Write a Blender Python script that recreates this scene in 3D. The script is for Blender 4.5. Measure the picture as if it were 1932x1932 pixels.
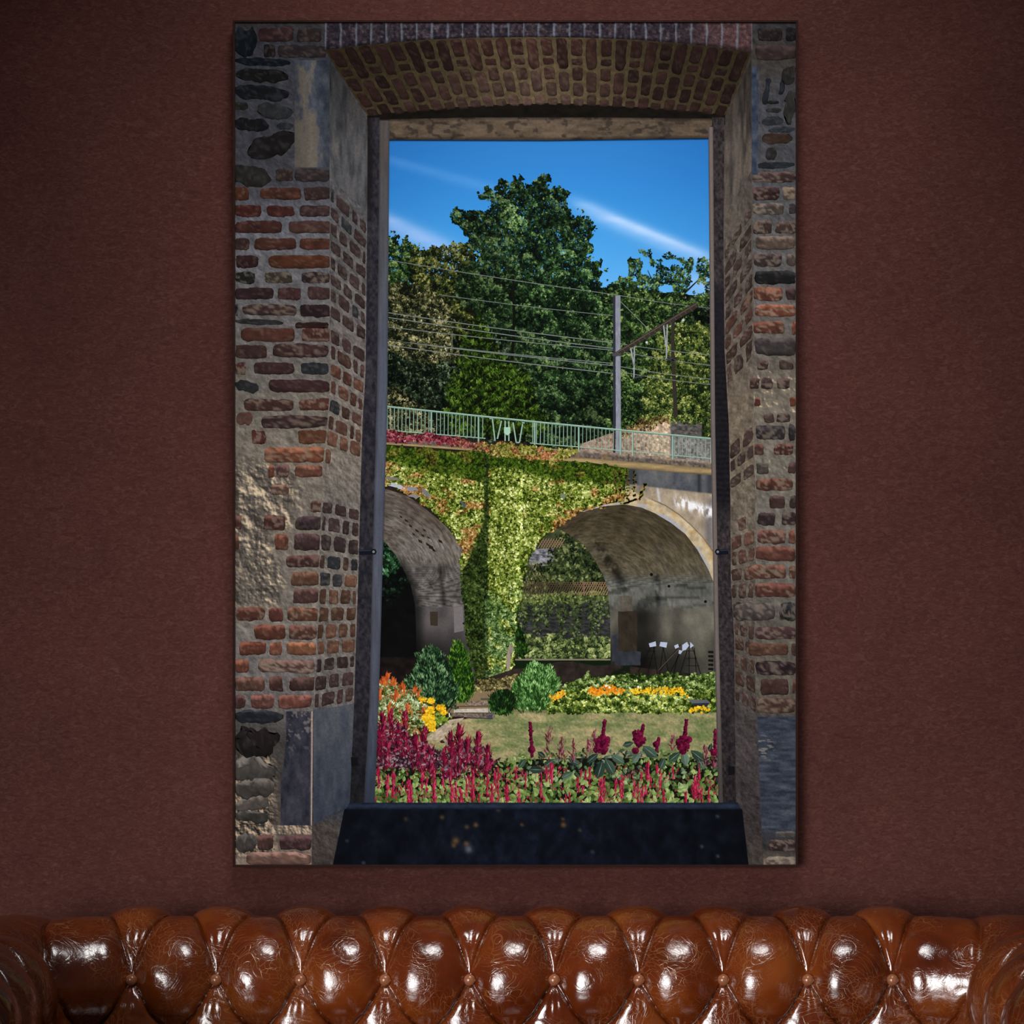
import bpy, math
import numpy as np
from mathutils import Vector
from mathutils.geometry import tessellate_polygon

# ------------------------------------------------------------------ camera, light, exposure
scene = bpy.context.scene
for o in list(bpy.data.objects):
    bpy.data.objects.remove(o, do_unlink=True)
COL = scene.collection

EYE = 1.52            # eye height, metres
DIST = 5.0            # eye to the face of the canvas
FACE_Y = -0.034       # front of the canvas; the wall plane is y = 0
cam_d = bpy.data.cameras.new('camera')
cam_d.sensor_width = 36.0
cam_d.lens = 36.0 * DIST / 1.932
cam = bpy.data.objects.new('camera', cam_d)
cam.location = (0, FACE_Y - DIST, EYE)
cam.rotation_euler = (math.pi / 2, 0, 0)
COL.objects.link(cam)
scene.camera = cam

world = bpy.data.worlds.new('room_air')
scene.world = world
world.use_nodes = True
world.node_tree.nodes['Background'].inputs[0].default_value = (0.9, 0.93, 1.0, 1)
world.node_tree.nodes['Background'].inputs[1].default_value = 0.035


def area(name, loc, target, sx, sy, energy, color=(1, 1, 1)):
    d = bpy.data.lights.new(name, 'AREA')
    d.shape = 'RECTANGLE'
    d.size, d.size_y, d.energy, d.color = sx, sy, energy, color
    o = bpy.data.objects.new(name, d)
    o.location = loc
    o.rotation_euler = (Vector(target) - Vector(loc)).to_track_quat('-Z', 'Y').to_euler()
    COL.objects.link(o)
    return o


wl = area('window_light', (-2.4, -5.0, 1.0), (0.05, -0.3, 0.45), 3.0, 2.6, 19.5, (1.0, 0.99, 0.98))
wl.data.spread = math.radians(31)
sp = bpy.data.lights.new('picture_spot', 'SPOT')
sp.energy, sp.color, sp.shadow_soft_size = 375, (1.0, 0.985, 0.97), 0.7
sp.spot_size, sp.spot_blend = math.radians(54), 1.0
spo = bpy.data.objects.new('picture_spot', sp)
spo.location = (0.22, -1.75, 3.75)
spo.rotation_euler = (Vector((0.08, 0, 1.9)) - spo.location).to_track_quat('-Z', 'Y').to_euler()
COL.objects.link(spo)

vs = scene.view_settings
scene.display_settings.display_device = 'sRGB'
vs.view_transform = 'Standard'
vs.look = 'None'
vs.gamma = 1.0
vs.use_curve_mapping = False
vs.exposure = 0.0
PRINT_GAIN = 1.0      # albedo scale of the printed inks


# ------------------------------------------------------------------ helpers
def lin(c):
    c = np.asarray(c, float) / 255.0
    return np.where(c <= 0.04045, c / 12.92, ((c + 0.055) / 1.055) ** 2.4)


def lin4(c):
    return tuple(float(v) for v in lin(c)) + (1.0,)


def tag(o, label=None, category=None, kind=None, group=None):
    if label: o['label'] = label
    if category: o['category'] = category
    if kind: o['kind'] = kind
    if group: o['group'] = group
    return o


def empty(name, loc, label, category):
    o = bpy.data.objects.new(name, None)
    o.location = loc
    o.empty_display_size = 0.1
    COL.objects.link(o)
    return tag(o, label, category)


def mesh_obj(name, verts, faces, mat, parent=None, smooth=False, loc=None):
    me = bpy.data.meshes.new(name)
    me.from_pydata([tuple(v) for v in verts], [], [tuple(int(i) for i in f) for f in faces])
    me.update()
    if smooth:
        me.polygons.foreach_set('use_smooth', [True] * len(me.polygons))
    me.materials.append(mat)
    o = bpy.data.objects.new(name, me)
    COL.objects.link(o)
    if parent: o.parent = parent
    if loc: o.location = loc
    return o


def box_vf(x0, x1, y0, y1, z0, z1, bev=0.0):
    import bmesh
    bm = bmesh.new()
    bmesh.ops.create_cube(bm, size=1.0)
    for v in bm.verts:
        v.co = ((x0 + x1) / 2 + v.co.x * (x1 - x0), (y0 + y1) / 2 + v.co.y * (y1 - y0), (z0 + z1) / 2 + v.co.z * (z1 - z0))
    if bev > 0:
        bmesh.ops.bevel(bm, geom=bm.edges[:] + bm.verts[:], offset=bev, segments=4, profile=0.5, affect='EDGES')
    V = [tuple(v.co) for v in bm.verts]
    F = [[v.index for v in f.verts] for f in bm.faces]
    bm.free()
    return V, F


def join(parts):
    V, F = [], []
    for v, f in parts:
        n = len(V)
        V += list(v)
        F += [[i + n for i in q] for q in f]
    return V, F


def lathe_vf(prof, seg=24, cx=0, cy=0):
    V, F = [], []
    for r, z in prof:
        for k in range(seg):
            a = 2 * math.pi * k / seg
            V.append((cx + r * math.cos(a), cy + r * math.sin(a), z))
    for i in range(len(prof) - 1):
        for k in range(seg):
            k2 = (k + 1) % seg
            F.append((i * seg + k, i * seg + k2, (i + 1) * seg + k2, (i + 1) * seg + k))
    return V, F


# value noise ---------------------------------------------------------------
_tabs = {}


def vnoise(x, y, seed=0):
    if seed not in _tabs:
        _tabs[seed] = np.random.RandomState(1000 + seed).rand(256, 256)
    T = _tabs[seed]
    x = np.asarray(x, float); y = np.asarray(y, float)
    xi = np.floor(x).astype(int); yi = np.floor(y).astype(int)
    fx = x - xi; fy = y - yi
    fx = fx * fx * (3 - 2 * fx); fy = fy * fy * (3 - 2 * fy)
    a = T[yi & 255, xi & 255]; b = T[yi & 255, (xi + 1) & 255]
    c = T[(yi + 1) & 255, xi & 255]; d = T[(yi + 1) & 255, (xi + 1) & 255]
    return (a * (1 - fx) + b * fx) * (1 - fy) + (c * (1 - fx) + d * fx) * fy


def fbm(x, y, seed=0, octv=4, gain=0.5):
    s = 0; a = 1.0; t = 0
    for k in range(octv):
        s = s + a * vnoise(np.asarray(x) * 2 ** k + 17.3 * k, np.asarray(y) * 2 ** k + 9.1 * k, seed + k)
        t += a; a *= gain
    return s / t


def smooth(e0, e1, x):
    t = np.clip((np.asarray(x, float) - e0) / (e1 - e0), 0, 1)
    return t * t * (3 - 2 * t)


def pl(pts):
    """piecewise linear function through (y, x) pairs"""
    a = np.array(pts, float)
    return lambda y: np.interp(y, a[:, 0], a[:, 1])


def in_poly(px, py, poly):
    px = np.asarray(px); py = np.asarray(py)
    r = np.zeros(px.shape, bool)
    n = len(poly)
    j = n - 1
    for i in range(n):
        xi, yi = poly[i]; xj, yj = poly[j]
        if yi != yj:
            c = ((yi > py) != (yj > py)) & (px < (xj - xi) * (py - yi) / (yj - yi) + xi)
            r ^= c
        j = i
    return r


# ------------------------------------------------------------------ materials
def new_mat(name):
    m = bpy.data.materials.new(name)
    m.use_nodes = True
    nt = m.node_tree
    b = nt.nodes['Principled BSDF']
    return m, nt, b


def N(nt, typ, **kw):
    n = nt.nodes.new(typ)
    for k, v in kw.items():
        if k.startswith('in_'):
            n.inputs[k[3:].replace('_', ' ')].default_value = v
        else:
            setattr(n, k, v)
    return n


def ramp(nt, stops):
    r = nt.nodes.new('ShaderNodeValToRGB')
    e = r.color_ramp.elements
    while len(e) < len(stops):
        e.new(0.5)
    for i, (p, c) in enumerate(stops):
        e[i].position = p
        e[i].color = c
    return r


def mat_wall():
    m, nt, b = new_mat('maroon_plaster')
    L = nt.links.new
    tc = N(nt, 'ShaderNodeTexCoord')
    mp = N(nt, 'ShaderNodeMapping')
    mp.inputs['Rotation'].default_value = (0, math.radians(20), 0)
    mp.inputs['Scale'].default_value = (1.0, 1.0, 1.9)
    L(tc.outputs['Object'], mp.inputs[0])
    fine = N(nt, 'ShaderNodeTexNoise', in_Scale=75.0, in_Detail=4.0, in_Roughness=0.62, in_Distortion=1.4)
    L(mp.outputs[0], fine.inputs['Vector'])
    big = N(nt, 'ShaderNodeTexNoise', in_Scale=3.0, in_Detail=3.0, in_Roughness=0.6)
    L(tc.outputs['Object'], big.inputs['Vector'])
    r1 = ramp(nt, [(0.3, lin4((66, 34, 30))), (0.52, lin4((77, 44, 39))), (0.75, lin4((91, 59, 53)))])
    L(fine.outputs[0], r1.inputs[0])
    r2 = ramp(nt, [(0.3, (0.86, 0.86, 0.86, 1)), (0.7, (1.1, 1.1, 1.1, 1))])
    L(big.outputs[0], r2.inputs[0])
    mx = N(nt, 'ShaderNodeMix', data_type='RGBA', blend_type='MULTIPLY')
    mx.inputs[0].default_value = 1.0
    L(r1.outputs[0], mx.inputs[6]); L(r2.outputs[0], mx.inputs[7])
    L(mx.outputs[2], b.inputs['Base Color'])
    b.inputs['Roughness'].default_value = 0.85
    b.inputs['Specular IOR Level'].default_value = 0.12
    bp = N(nt, 'ShaderNodeBump', in_Strength=0.35, in_Distance=0.004)
    L(fine.outputs[0], bp.inputs['Height'])
    L(bp.outputs[0], b.inputs['Normal'])
    return m


def mat_ink():
    """printed ink: its colour rides on the mesh, the nodes add fine print grain"""
    m, nt, b = new_mat('printed_ink')
    L = nt.links.new
    at = N(nt, 'ShaderNodeAttribute', attribute_name='ink')
    tc = N(nt, 'ShaderNodeTexCoord')
    nz = N(nt, 'ShaderNodeTexNoise', in_Scale=260.0, in_Detail=3.0, in_Roughness=0.65)
    L(tc.outputs['Object'], nz.inputs['Vector'])
    r = ramp(nt, [(0.25, (0.72, 0.72, 0.72, 1)), (0.5, (1, 1, 1, 1)), (0.78, (1.3, 1.3, 1.3, 1))])
    L(nz.outputs[0], r.inputs[0])
    mx = N(nt, 'ShaderNodeMix', data_type='RGBA', blend_type='MULTIPLY')
    # alpha of the ink tells how grainy the printed surface is
    L(at.outputs['Alpha'], mx.inputs[0])
    L(at.outputs['Color'], mx.inputs[6]); L(r.outputs[0], mx.inputs[7])
    L(mx.outputs[2], b.inputs['Base Color'])
    b.inputs['Roughness'].default_value = 0.9
    b.inputs['Specular IOR Level'].default_value = 0.05
    return m


def mat_plain(name, col, rough=0.6, spec=0.3, bump=0.0, scale=60.0, var=0.25):
    m, nt, b = new_mat(name)
    L = nt.links.new
    tc = N(nt, 'ShaderNodeTexCoord')
    nz = N(nt, 'ShaderNodeTexNoise', in_Scale=scale, in_Detail=4.0, in_Roughness=0.6)
    L(tc.outputs['Object'], nz.inputs['Vector'])
    c = lin(col)
    r = ramp(nt, [(0.3, tuple(c * (1 - var)) + (1,)), (0.7, tuple(c * (1 + var)) + (1,))])
    L(nz.outputs[0], r.inputs[0])
    L(r.outputs[0], b.inputs['Base Color'])
    b.inputs['Roughness'].default_value = rough
    b.inputs['Specular IOR Level'].default_value = spec
    if bump:
        bp = N(nt, 'ShaderNodeBump', in_Strength=bump, in_Distance=0.002)
        L(nz.outputs[0], bp.inputs['Height'])
        L(bp.outputs[0], b.inputs['Normal'])
    return m


def mat_wood(name, c0, c1):
    m, nt, b = new_mat(name)
    L = nt.links.new
    tc = N(nt, 'ShaderNodeTexCoord')
    mp = N(nt, 'ShaderNodeMapping')
    mp.inputs['Scale'].default_value = (1.0, 9.0, 9.0)
    L(tc.outputs['Object'], mp.inputs[0])
    nz = N(nt, 'ShaderNodeTexNoise', in_Scale=5.0, in_Detail=5.0, in_Roughness=0.6, in_Distortion=0.6)
    L(mp.outputs[0], nz.inputs['Vector'])
    r = ramp(nt, [(0.3, lin4(c0)), (0.7, lin4(c1))])
    L(nz.outputs[0], r.inputs[0])
    L(r.outputs[0], b.inputs['Base Color'])
    b.inputs['Roughness'].default_value = 0.4
    return m


def mat_leather():
    m, nt, b = new_mat('brown_leather')
    L = nt.links.new
    tc = N(nt, 'ShaderNodeTexCoord')
    # broad pull-up tone
    big = N(nt, 'ShaderNodeTexNoise', in_Scale=8.0, in_Detail=4.0, in_Roughness=0.55, in_Distortion=0.5)
    L(tc.outputs['Object'], big.inputs['Vector'])
    base = ramp(nt, [(0.28, lin4((72, 24, 5))), (0.5, lin4((100, 40, 11))), (0.74, lin4((126, 62, 21)))])
    L(big.outputs[0], base.inputs[0])
    # pale hair-line creases
    warp = N(nt, 'ShaderNodeTexNoise', in_Scale=5.0, in_Detail=2.0, in_Roughness=0.5)
    L(tc.outputs['Object'], warp.inputs['Vector'])
    mixv = N(nt, 'ShaderNodeMix', data_type='RGBA', blend_type='LINEAR_LIGHT')
    mixv.inputs[0].default_value = 0.3
    L(tc.outputs['Object'], mixv.inputs[6]); L(warp.outputs['Color'], mixv.inputs[7])
    lines = []
    for sc, w in ((26.0, 0.020), (52.0, 0.032)):
        v = N(nt, 'ShaderNodeTexVoronoi', feature='DISTANCE_TO_EDGE', in_Scale=sc)
        L(mixv.outputs[2], v.inputs['Vector'])
        r = ramp(nt, [(0.0, (1, 1, 1, 1)), (w, (0, 0, 0, 1))])
        L(v.outputs['Distance'], r.inputs[0])
        lines.append(r)
    mask = N(nt, 'ShaderNodeTexNoise', in_Scale=11.0, in_Detail=2.0, in_Roughness=0.5)
    mp = N(nt, 'ShaderNodeMapping')
    mp.inputs['Location'].default_value = (3.1, 1.7, 5.2)
    L(tc.outputs['Object'], mp.inputs[0]); L(mp.outputs[0], mask.inputs['Vector'])
    mr = ramp(nt, [(0.36, (0, 0, 0, 1)), (0.58, (1, 1, 1, 1))])
    L(mask.outputs[0], mr.inputs[0])
    add = N(nt, 'ShaderNodeMath', operation='MAXIMUM')
    L(lines[0].outputs[0], add.inputs[0]); L(lines[1].outputs[0], add.inputs[1])
    mul = N(nt, 'ShaderNodeMath', operation='MULTIPLY')
    L(add.outputs[0], mul.inputs[0]); L(mr.outputs[0], mul.inputs[1])
    mul2 = N(nt, 'ShaderNodeMath', operation='MULTIPLY')
    mul2.inputs[1].default_value = 0.62
    L(mul.outputs[0], mul2.inputs[0])
    mx = N(nt, 'ShaderNodeMix', data_type='RGBA')
    L(mul2.outputs[0], mx.inputs[0])
    L(base.outputs[0], mx.inputs[6])
    mx.inputs[7].default_value = lin4((158, 106, 64))
    L(mx.outputs[2], b.inputs['Base Color'])
    rr = ramp(nt, [(0.3, (0.13, 0.13, 0.13, 1)), (0.7, (0.21, 0.21, 0.21, 1))])
    L(mask.outputs[0], rr.inputs[0])
    L(rr.outputs[0], b.inputs['Roughness'])
    b.inputs['IOR'].default_value = 1.62
    b.inputs['Coat Weight'].default_value = 0.5
    b.inputs['Coat IOR'].default_value = 1.55
    b.inputs['Coat Roughness'].default_value = 0.08
    # grain and creases in relief
    g = N(nt, 'ShaderNodeTexNoise', in_Scale=42.0, in_Detail=3.0, in_Roughness=0.65, in_Distortion=1.5)
    L(tc.outputs['Object'], g.inputs['Vector'])
    ad = N(nt, 'ShaderNodeMath', operation='MULTIPLY_ADD')
    ad.inputs[1].default_value = -0.35
    L(mul.outputs[0], ad.inputs[0]); L(g.outputs[0], ad.inputs[2])
    bp = N(nt, 'ShaderNodeBump', in_Strength=0.2, in_Distance=0.004)
    L(ad.outputs[0], bp.inputs['Height'])
    L(bp.outputs[0], b.inputs['Normal'])
    return m


M_WALL = mat_wall()
M_INK = mat_ink()
M_LEATHER = mat_leather()
M_FRAME = mat_plain('dark_brown_frame', (38, 18, 13), 0.8, 0.15, 0.1, 80)
M_CANVAS = mat_plain('raw_canvas', (40, 30, 26), 0.9, 0.1)
M_STUD = mat_plain('leather_button', (150, 92, 62), 0.22, 0.7, 0.1, 120)
M_FOOT = mat_wood('dark_walnut', (30, 15, 8), (62, 34, 18))
M_FLOOR = mat_wood('oak_board', (62, 38, 22), (104, 68, 40))
M_TRIM = mat_plain('painted_trim', (70, 38, 36), 0.5, 0.3)

# ------------------------------------------------------------------ the room
V, F = box_vf(-3.6, 3.6, 0.0, 0.12, 0.0, 3.2)
tag(mesh_obj('wall_back', V, F, M_WALL), 'dark maroon plaster wall behind the sofa and the picture', kind='structure')
V, F = box_vf(-3.6, 3.6, -6.2, 0.12, -0.12, -0.012)
floor = tag(mesh_obj('floor', V, F, M_CANVAS), 'brown wooden board floor under the sofa', kind='structure')
for r in range(50):
    pv, pf = box_vf(-3.6, 3.6, -0.0605, 0.0605, -0.012, 0.0, 0.0015)
    if r == 0:
        plank = mesh_obj('plank', pv, pf, M_FLOOR, floor)
        pl0 = plank
    else:
        plank = pl0.copy()
        COL.objects.link(plank)
        plank.parent = floor
    plank.location = (0, -0.0615 - r * 0.123, 0)
V, F = box_vf(-3.6, 3.6, -0.016, 0.0, 0.0, 0.11, 0.004)
tag(mesh_obj('baseboard_back', V, F, M_TRIM), 'maroon painted skirting board along the wall', kind='structure')

# ------------------------------------------------------------------ the chesterfield sofa
SU = 0.1514            # spacing of the buttons along a row
Y_IN = -0.300          # inner line of the backrest
X_S, R_C = 0.735, 0.075
U_END = X_S + R_C * math.pi / 2 + 0.60
U_SEAM = 5.5 * SU

sofa = empty('chesterfield_sofa', (0, 0, 0), 'glossy brown leather chesterfield sofa with deep button tufting below the picture', 'sofa')


def make_profile():
    pts = [(-0.035 + 0.06 * t, 0.34 + 0.26 * t) for t in np.linspace(0, 1, 60)]
    for a in np.linspace(203, -38, 140):
        r = math.radians(a)
        pts.append((0.116 + 0.100 * math.cos(r), 0.662 + 0.100 * math.sin(r)))
    p = np.array(pts)
    s = np.r_[0, np.cumsum(np.hypot(*np.diff(p, axis=0).T))]
    q = np.linspace(0, s[-1], 400)
    P = np.c_[np.interp(q, s, p[:, 0]), np.interp(q, s, p[:, 1])]
    k = np.exp(-np.linspace(-2, 2, 25) ** 2); k /= k.sum()
    pad = np.r_[np.repeat(P[:1], 12, 0), P, np.repeat(P[-1:], 12, 0)]
    Q = np.c_[np.convolve(pad[:, 0], k, 'valid'), np.convolve(pad[:, 1], k, 'valid')]
    Q[:6], Q[-6:] = P[:6], P[-6:]
    return q, Q


P_S, P_NZ = make_profile()
P_T = np.gradient(P_NZ, P_S, axis=0)
P_T /= np.linalg.norm(P_T, axis=1)[:, None]
P_N = np.c_[-P_T[:, 1], P_T[:, 0]]      # points to the sitter and up


def s_at(z=None, ang=None):
    if ang is not None:
        t = (0.116 + 0.1 * math.cos(math.radians(ang)), 0.662 + 0.1 * math.sin(math.radians(ang)))
        return P_S[np.argmin(np.hypot(P_NZ[:, 0] - t[0], P_NZ[:, 1] - t[1]))]
    half = P_NZ[:300]
    return P_S[np.argmin(np.abs(half[:220, 1] - z))]


ROW_S = [s_at(z=0.36), s_at(z=0.465), s_at(z=0.572), s_at(z=0.680), s_at(ang=70), s_at(ang=-14)]
ROW_R = [4, 3, 2, 1, 0, -1]


def rho(s):
    r = np.interp(s, ROW_S, ROW_R)
    return np.where(r >= 1, r, np.where(r >= 0, 1 - np.maximum(1 - r, 0) ** 1.3, -1 + np.maximum(1 + r, 0) ** 1.3))


def puff(u, s):
    r = rho(s)
    al = u / SU + r / 2
    be = u / SU - r / 2
    pa = np.abs(np.sin(np.pi * al)); pb = np.abs(np.sin(np.pi * be))
    da = np.abs(al - np.round(al)); db = np.abs(be - np.round(be))
    rb = np.sqrt(da ** 2 + db ** 2)
    h = 0.019 * (pa * pb) ** 0.36                           # domed leather
    h += 0.017 * (1 - np.exp(-(rb / 0.24) ** 2))              # pulled down around every button
    h -= 0.0075 * (np.exp(-np.abs(da / 0.018) ** 1.5) + np.exp(-np.abs(db / 0.018) ** 1.5)) * (1 - np.exp(-(rb / 0.13) ** 2))   # folded pleats
    # small gathers fanning out from the buttons
    ang = np.arctan2(al - np.round(al), be - np.round(be))
    h += 0.0006 * np.sin(ang * 11 + 3 * np.sin(u * 40)) * np.exp(-((rb - 0.2) / 0.12) ** 2)
    h += 0.0022 * (fbm(u * 26 + 40, s * 26, 7, 3) - 0.5)
    fade = smooth(-0.9, -0.4, np.interp(s, ROW_S, ROW_R))
    return h * fade


def path(u):
    """inner line of backrest and arms: point and outward direction"""
    u = np.asarray(u, float)
    sg = np.where(u < 0, -1.0, 1.0)
    a = np.abs(u)
    th = np.clip((a - X_S) / R_C, 0, np.pi / 2)
    fwd = np.maximum(a - X_S - R_C * np.pi / 2, 0)
    cx = np.minimum(a, X_S)
    cy = Y_IN - R_C - fwd
    return cx * sg, cy, np.sin(th) * sg, np.cos(th)


def surf(u, s):
    cx, cy, ox, oy = path(u)
    n = np.interp(s, P_S, P_NZ[:, 0]); z = np.interp(s, P_S, P_NZ[:, 1])
    nn = np.interp(s, P_S, P_N[:, 0]); nz = np.interp(s, P_S, P_N[:, 1])
    h = puff(u, s)
    rr = R_C + n + nn * h
    return cx + ox * rr, cy + oy * rr, z + nz * h


def tufted(name, u0, u1, parent, label):
    nu = int(round((u1 - u0) / 0.0021)) + 1
    nv = 280
    u = np.linspace(u0, u1, nu)[:, None] * np.ones((1, nv))
    s = np.ones((nu, 1)) * np.linspace(0, P_S[-1], nv)[None, :]
    x, y, z = surf(u, s)
    Vv = np.stack([x, y, z], -1).reshape(-1, 3)
    i = np.arange(nu - 1)[:, None] * nv + np.arange(nv - 1)[None, :]
    Ff = np.stack([i, i + nv, i + nv + 1, i + 1], -1).reshape(-1, 4)
    me = bpy.data.meshes.new(name)
    me.vertices.add(len(Vv)); me.vertices.foreach_set('co', Vv.astype(np.float32).ravel())
    me.loops.add(Ff.size); me.loops.foreach_set('vertex_index', Ff.astype(np.int32).ravel())
    me.polygons.add(len(Ff))
    me.polygons.foreach_set('loop_start', np.arange(len(Ff), dtype=np.int32) * 4)
    me.polygons.foreach_set('use_smooth', np.ones(len(Ff), bool))
    me.update(); me.validate()
    me.materials.append(M_LEATHER)
    o = bpy.data.objects.new(name, me)
    COL.objects.link(o); o.parent = parent
    return tag(o, label)


back = tufted('backrest', -U_SEAM, U_SEAM, sofa, 'diamond tufted brown leather backrest with rolled top')
arm_l = tufted('armrest', -U_END, -U_SEAM, sofa, 'tufted rolled armrest on the left of the sofa')
arm_r = tufted('armrest', U_SEAM, U_END, sofa, 'tufted rolled armrest on the right of the sofa')

bv, bf = lathe_vf([(0.0104, -0.010), (0.0106, -0.001), (0.0100, 0.0022), (0.0080, 0.0050), (0.0050, 0.0068), (0.0018, 0.0076), (0.0, 0.0077)], 20)
button0 = None


def put_button(u, row, parent):
    global button0
    s = np.interp(row, ROW_R[::-1], ROW_S[::-1])
    e = 1e-3
    p = np.array(surf(u, s), float)
    cx, cy, ox, oy = path(u)
    nn = float(np.interp(s, P_S, P_N[:, 0])); nz = float(np.interp(s, P_S, P_N[:, 1]))
    nrm = Vector((float(ox) * nn, float(oy) * nn, nz))
    if button0 is None:
        o = mesh_obj('button', bv, bf, M_STUD, parent, True)
        button0 = o
    else:
        o = button0.copy(); COL.objects.link(o); o.parent = parent
    o.location = Vector(p) + nrm * 0.009
    o.rotation_euler = nrm.to_track_quat('Z', 'Y').to_euler()


for row in (1, 2, 3):
    for k in range(-12, 13):
        u = (k + (0.5 if row % 2 else 0.0)) * SU
        if abs(u) < U_SEAM - 0.01 :
            put_button(u, row, back)
        elif abs(u) < U_END - 0.03:
            put_button(u, row, arm_l if u < 0 else arm_r)

# outer shell, seat and feet
y_back = Y_IN + 0.175
y_front = float(path(U_END)[1])
x_out = X_S + R_C + 0.175
parts = [box_vf(-x_out, x_out, Y_IN + 0.05, y_back, 0.10, 0.60, 0.008)]
for sg in (-1, 1):
    xa, xb = sorted((sg * (X_S + R_C + 0.045), sg * x_out))
    parts.append(box_vf(xa, xb, y_front + 0.004, Y_IN + 0.06, 0.10, 0.60, 0.008))
parts.append(box_vf(-x_out + 0.02, x_out - 0.02, y_front + 0.03, Y_IN + 0.06, 0.10, 0.29, 0.015))
V, F = join(parts)
mesh_obj('outer_shell', V, F, M_LEATHER, sofa)
for sg in (-1, 1):          # scroll fronts of the arms
    ring = [(X_S + R_C + 0.116 + 0.112 * math.cos(a), 0.662 + 0.112 * math.sin(a)) for a in np.linspace(math.radians(215), math.radians(-45), 40)]
    ring += [(X_S + R_C + 0.17, 0.55), (X_S + R_C + 0.17, 0.10), (X_S + R_C + 0.0, 0.10), (X_S + R_C - 0.01, 0.55)]
    n = len(ring)
    yf = y_front
    V = [(sg * x, yf - 0.035, z) for x, z in ring] + [(sg * x, yf + 0.01, z) for x, z in ring]
    F = [list(range(n)), list(range(2 * n - 1, n - 1, -1))] + [[i, (i + 1) % n, n + (i + 1) % n, n + i] for i in range(n)]
    mesh_obj('arm_front', V, F, M_LEATHER, sofa)
wseat = (2 * X_S + 2 * R_C - 0.03) / 3
for k in range(3):
    x0 = -1.5 * wseat + k * wseat
    V, F = box_vf(x0 + 0.004, x0 + wseat - 0.004, y_front + 0.01, Y_IN - 0.045, 0.285, 0.435, 0.04)
    mesh_obj('seat_cushion', V, F, M_LEATHER, sofa, True)
fv, ff = lathe_vf([(0.0, 0.0), (0.022, 0.0), (0.036, 0.02), (0.045, 0.05), (0.038, 0.075), (0.026, 0.09), (0.032, 0.10), (0.0, 0.10)], 24)
f0 = None
for sx in (-1, 1):
    for yy in (y_front + 0.07, Y_IN + 0.11):
        if f0 is None:
            f0 = o = mesh_obj('foot', fv, ff, M_FOOT, sofa, True)
        else:
            o = f0.copy(); COL.objects.link(o); o.parent = sofa
        o.location = (sx * (x_out - 0.1), yy, 0)

# ------------------------------------------------------------------ the framed print
# Print coordinates: one unit is one millimetre on the sheet, x to the right, y down.
# The sheet spans x 444..1501, y 43..1631, the frame lies just outside it.
K = 0.001
FX0, FX1, FY0, FY1 = 439.5, 1505.5, 39.0, 1635.5
PX0, PX1, PY0, PY1 = 444.0, 1501.0, 43.0, 1631.0
pic = empty('framed_print', ((972.5 - 966) * K, 0.0, EYE - (FY1 - 966) * K),
            'large framed photo print of a brick window view hanging on the maroon wall', 'picture')


def bar(x0, x1, y0, y1, d0, d1):
    return box_vf((x0 - 972.5) * K, (x1 - 972.5) * K, d0, d1, (FY1 - y1) * K, (FY1 - y0) * K, 0.0005)


mesh_obj('backing_board', *bar(FX0 + 3, FX1 - 3, FY0 + 3, FY1 - 3, FACE_Y + 0.0006, -0.0005), M_CANVAS, pic)
for a in ((FX0, PX0, FY0, FY1), (PX1, FX1, FY0, FY1), (PX0, PX1, FY0, PY0), (PX0, PX1, PY1, FY1)):
    tag(mesh_obj('frame_rail', *bar(*a, FACE_Y - 0.005, 0.0), M_FRAME, pic), 'thin dark brown frame rail')

RS = np.random.RandomState


class Ink:
    """collects flat printed triangles with a colour per corner"""

    def __init__(s, z, grain=0.5):
        s.V, s.C, s.F, s.n, s.z, s.grain = [], [], [], 0, z, grain

    def add(s, xy, cols, faces, dz=0.0):
        xy = np.asarray(xy, float).reshape(-1, 2)
        m = len(xy)
        cols = np.broadcast_to(np.asarray(cols, float), (m, 3))
        dz = np.broadcast_to(np.asarray(dz, float), (m,))
        s.V.append(np.c_[xy, dz]); s.C.append(cols)
        s.F.append(np.asarray(faces, np.int64).reshape(-1, 3) + s.n)
        s.n += m

    def build(s, name, parent, label=None, kind=None):
        V = np.concatenate(s.V); C = np.concatenate(s.C); F = np.concatenate(s.F)
        x = np.clip(V[:, 0], PX0, PX1); y = np.clip(V[:, 1], PY0, PY1)
        co = np.c_[(x - 972.5) * K, FACE_Y - s.z * 4e-5 - V[:, 2], (FY1 - y) * K]
        # drop what the sheet's edge cuts away
        area2 = (x[F[:, 1]] - x[F[:, 0]]) * (y[F[:, 2]] - y[F[:, 0]]) - (x[F[:, 2]] - x[F[:, 0]]) * (y[F[:, 1]] - y[F[:, 0]])
        F = np.where((area2 > 0)[:, None], F, F[:, [0, 2, 1]])[np.abs(area2) > 1e-6]
        me = bpy.data.meshes.new(name)
        me.vertices.add(len(co)); me.vertices.foreach_set('co', co.astype(np.float32).ravel())
        me.loops.add(F.size); me.loops.foreach_set('vertex_index', F.astype(np.int32).ravel())
        me.polygons.add(len(F)); me.polygons.foreach_set('loop_start', np.arange(len(F), dtype=np.int32) * 3)
        at = me.attributes.new('ink', 'FLOAT_COLOR', 'POINT')
        rgba = np.c_[lin(np.clip(C, 0, 255)) * PRINT_GAIN, np.full(len(C), s.grain)]
        at.data.foreach_set('color', rgba.astype(np.float32).ravel())
        me.update()
        me.materials.append(M_INK)
        o = bpy.data.objects.new(name, me)
        COL.objects.link(o)
        o.parent = parent
        return tag(o, label, None, kind)


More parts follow.
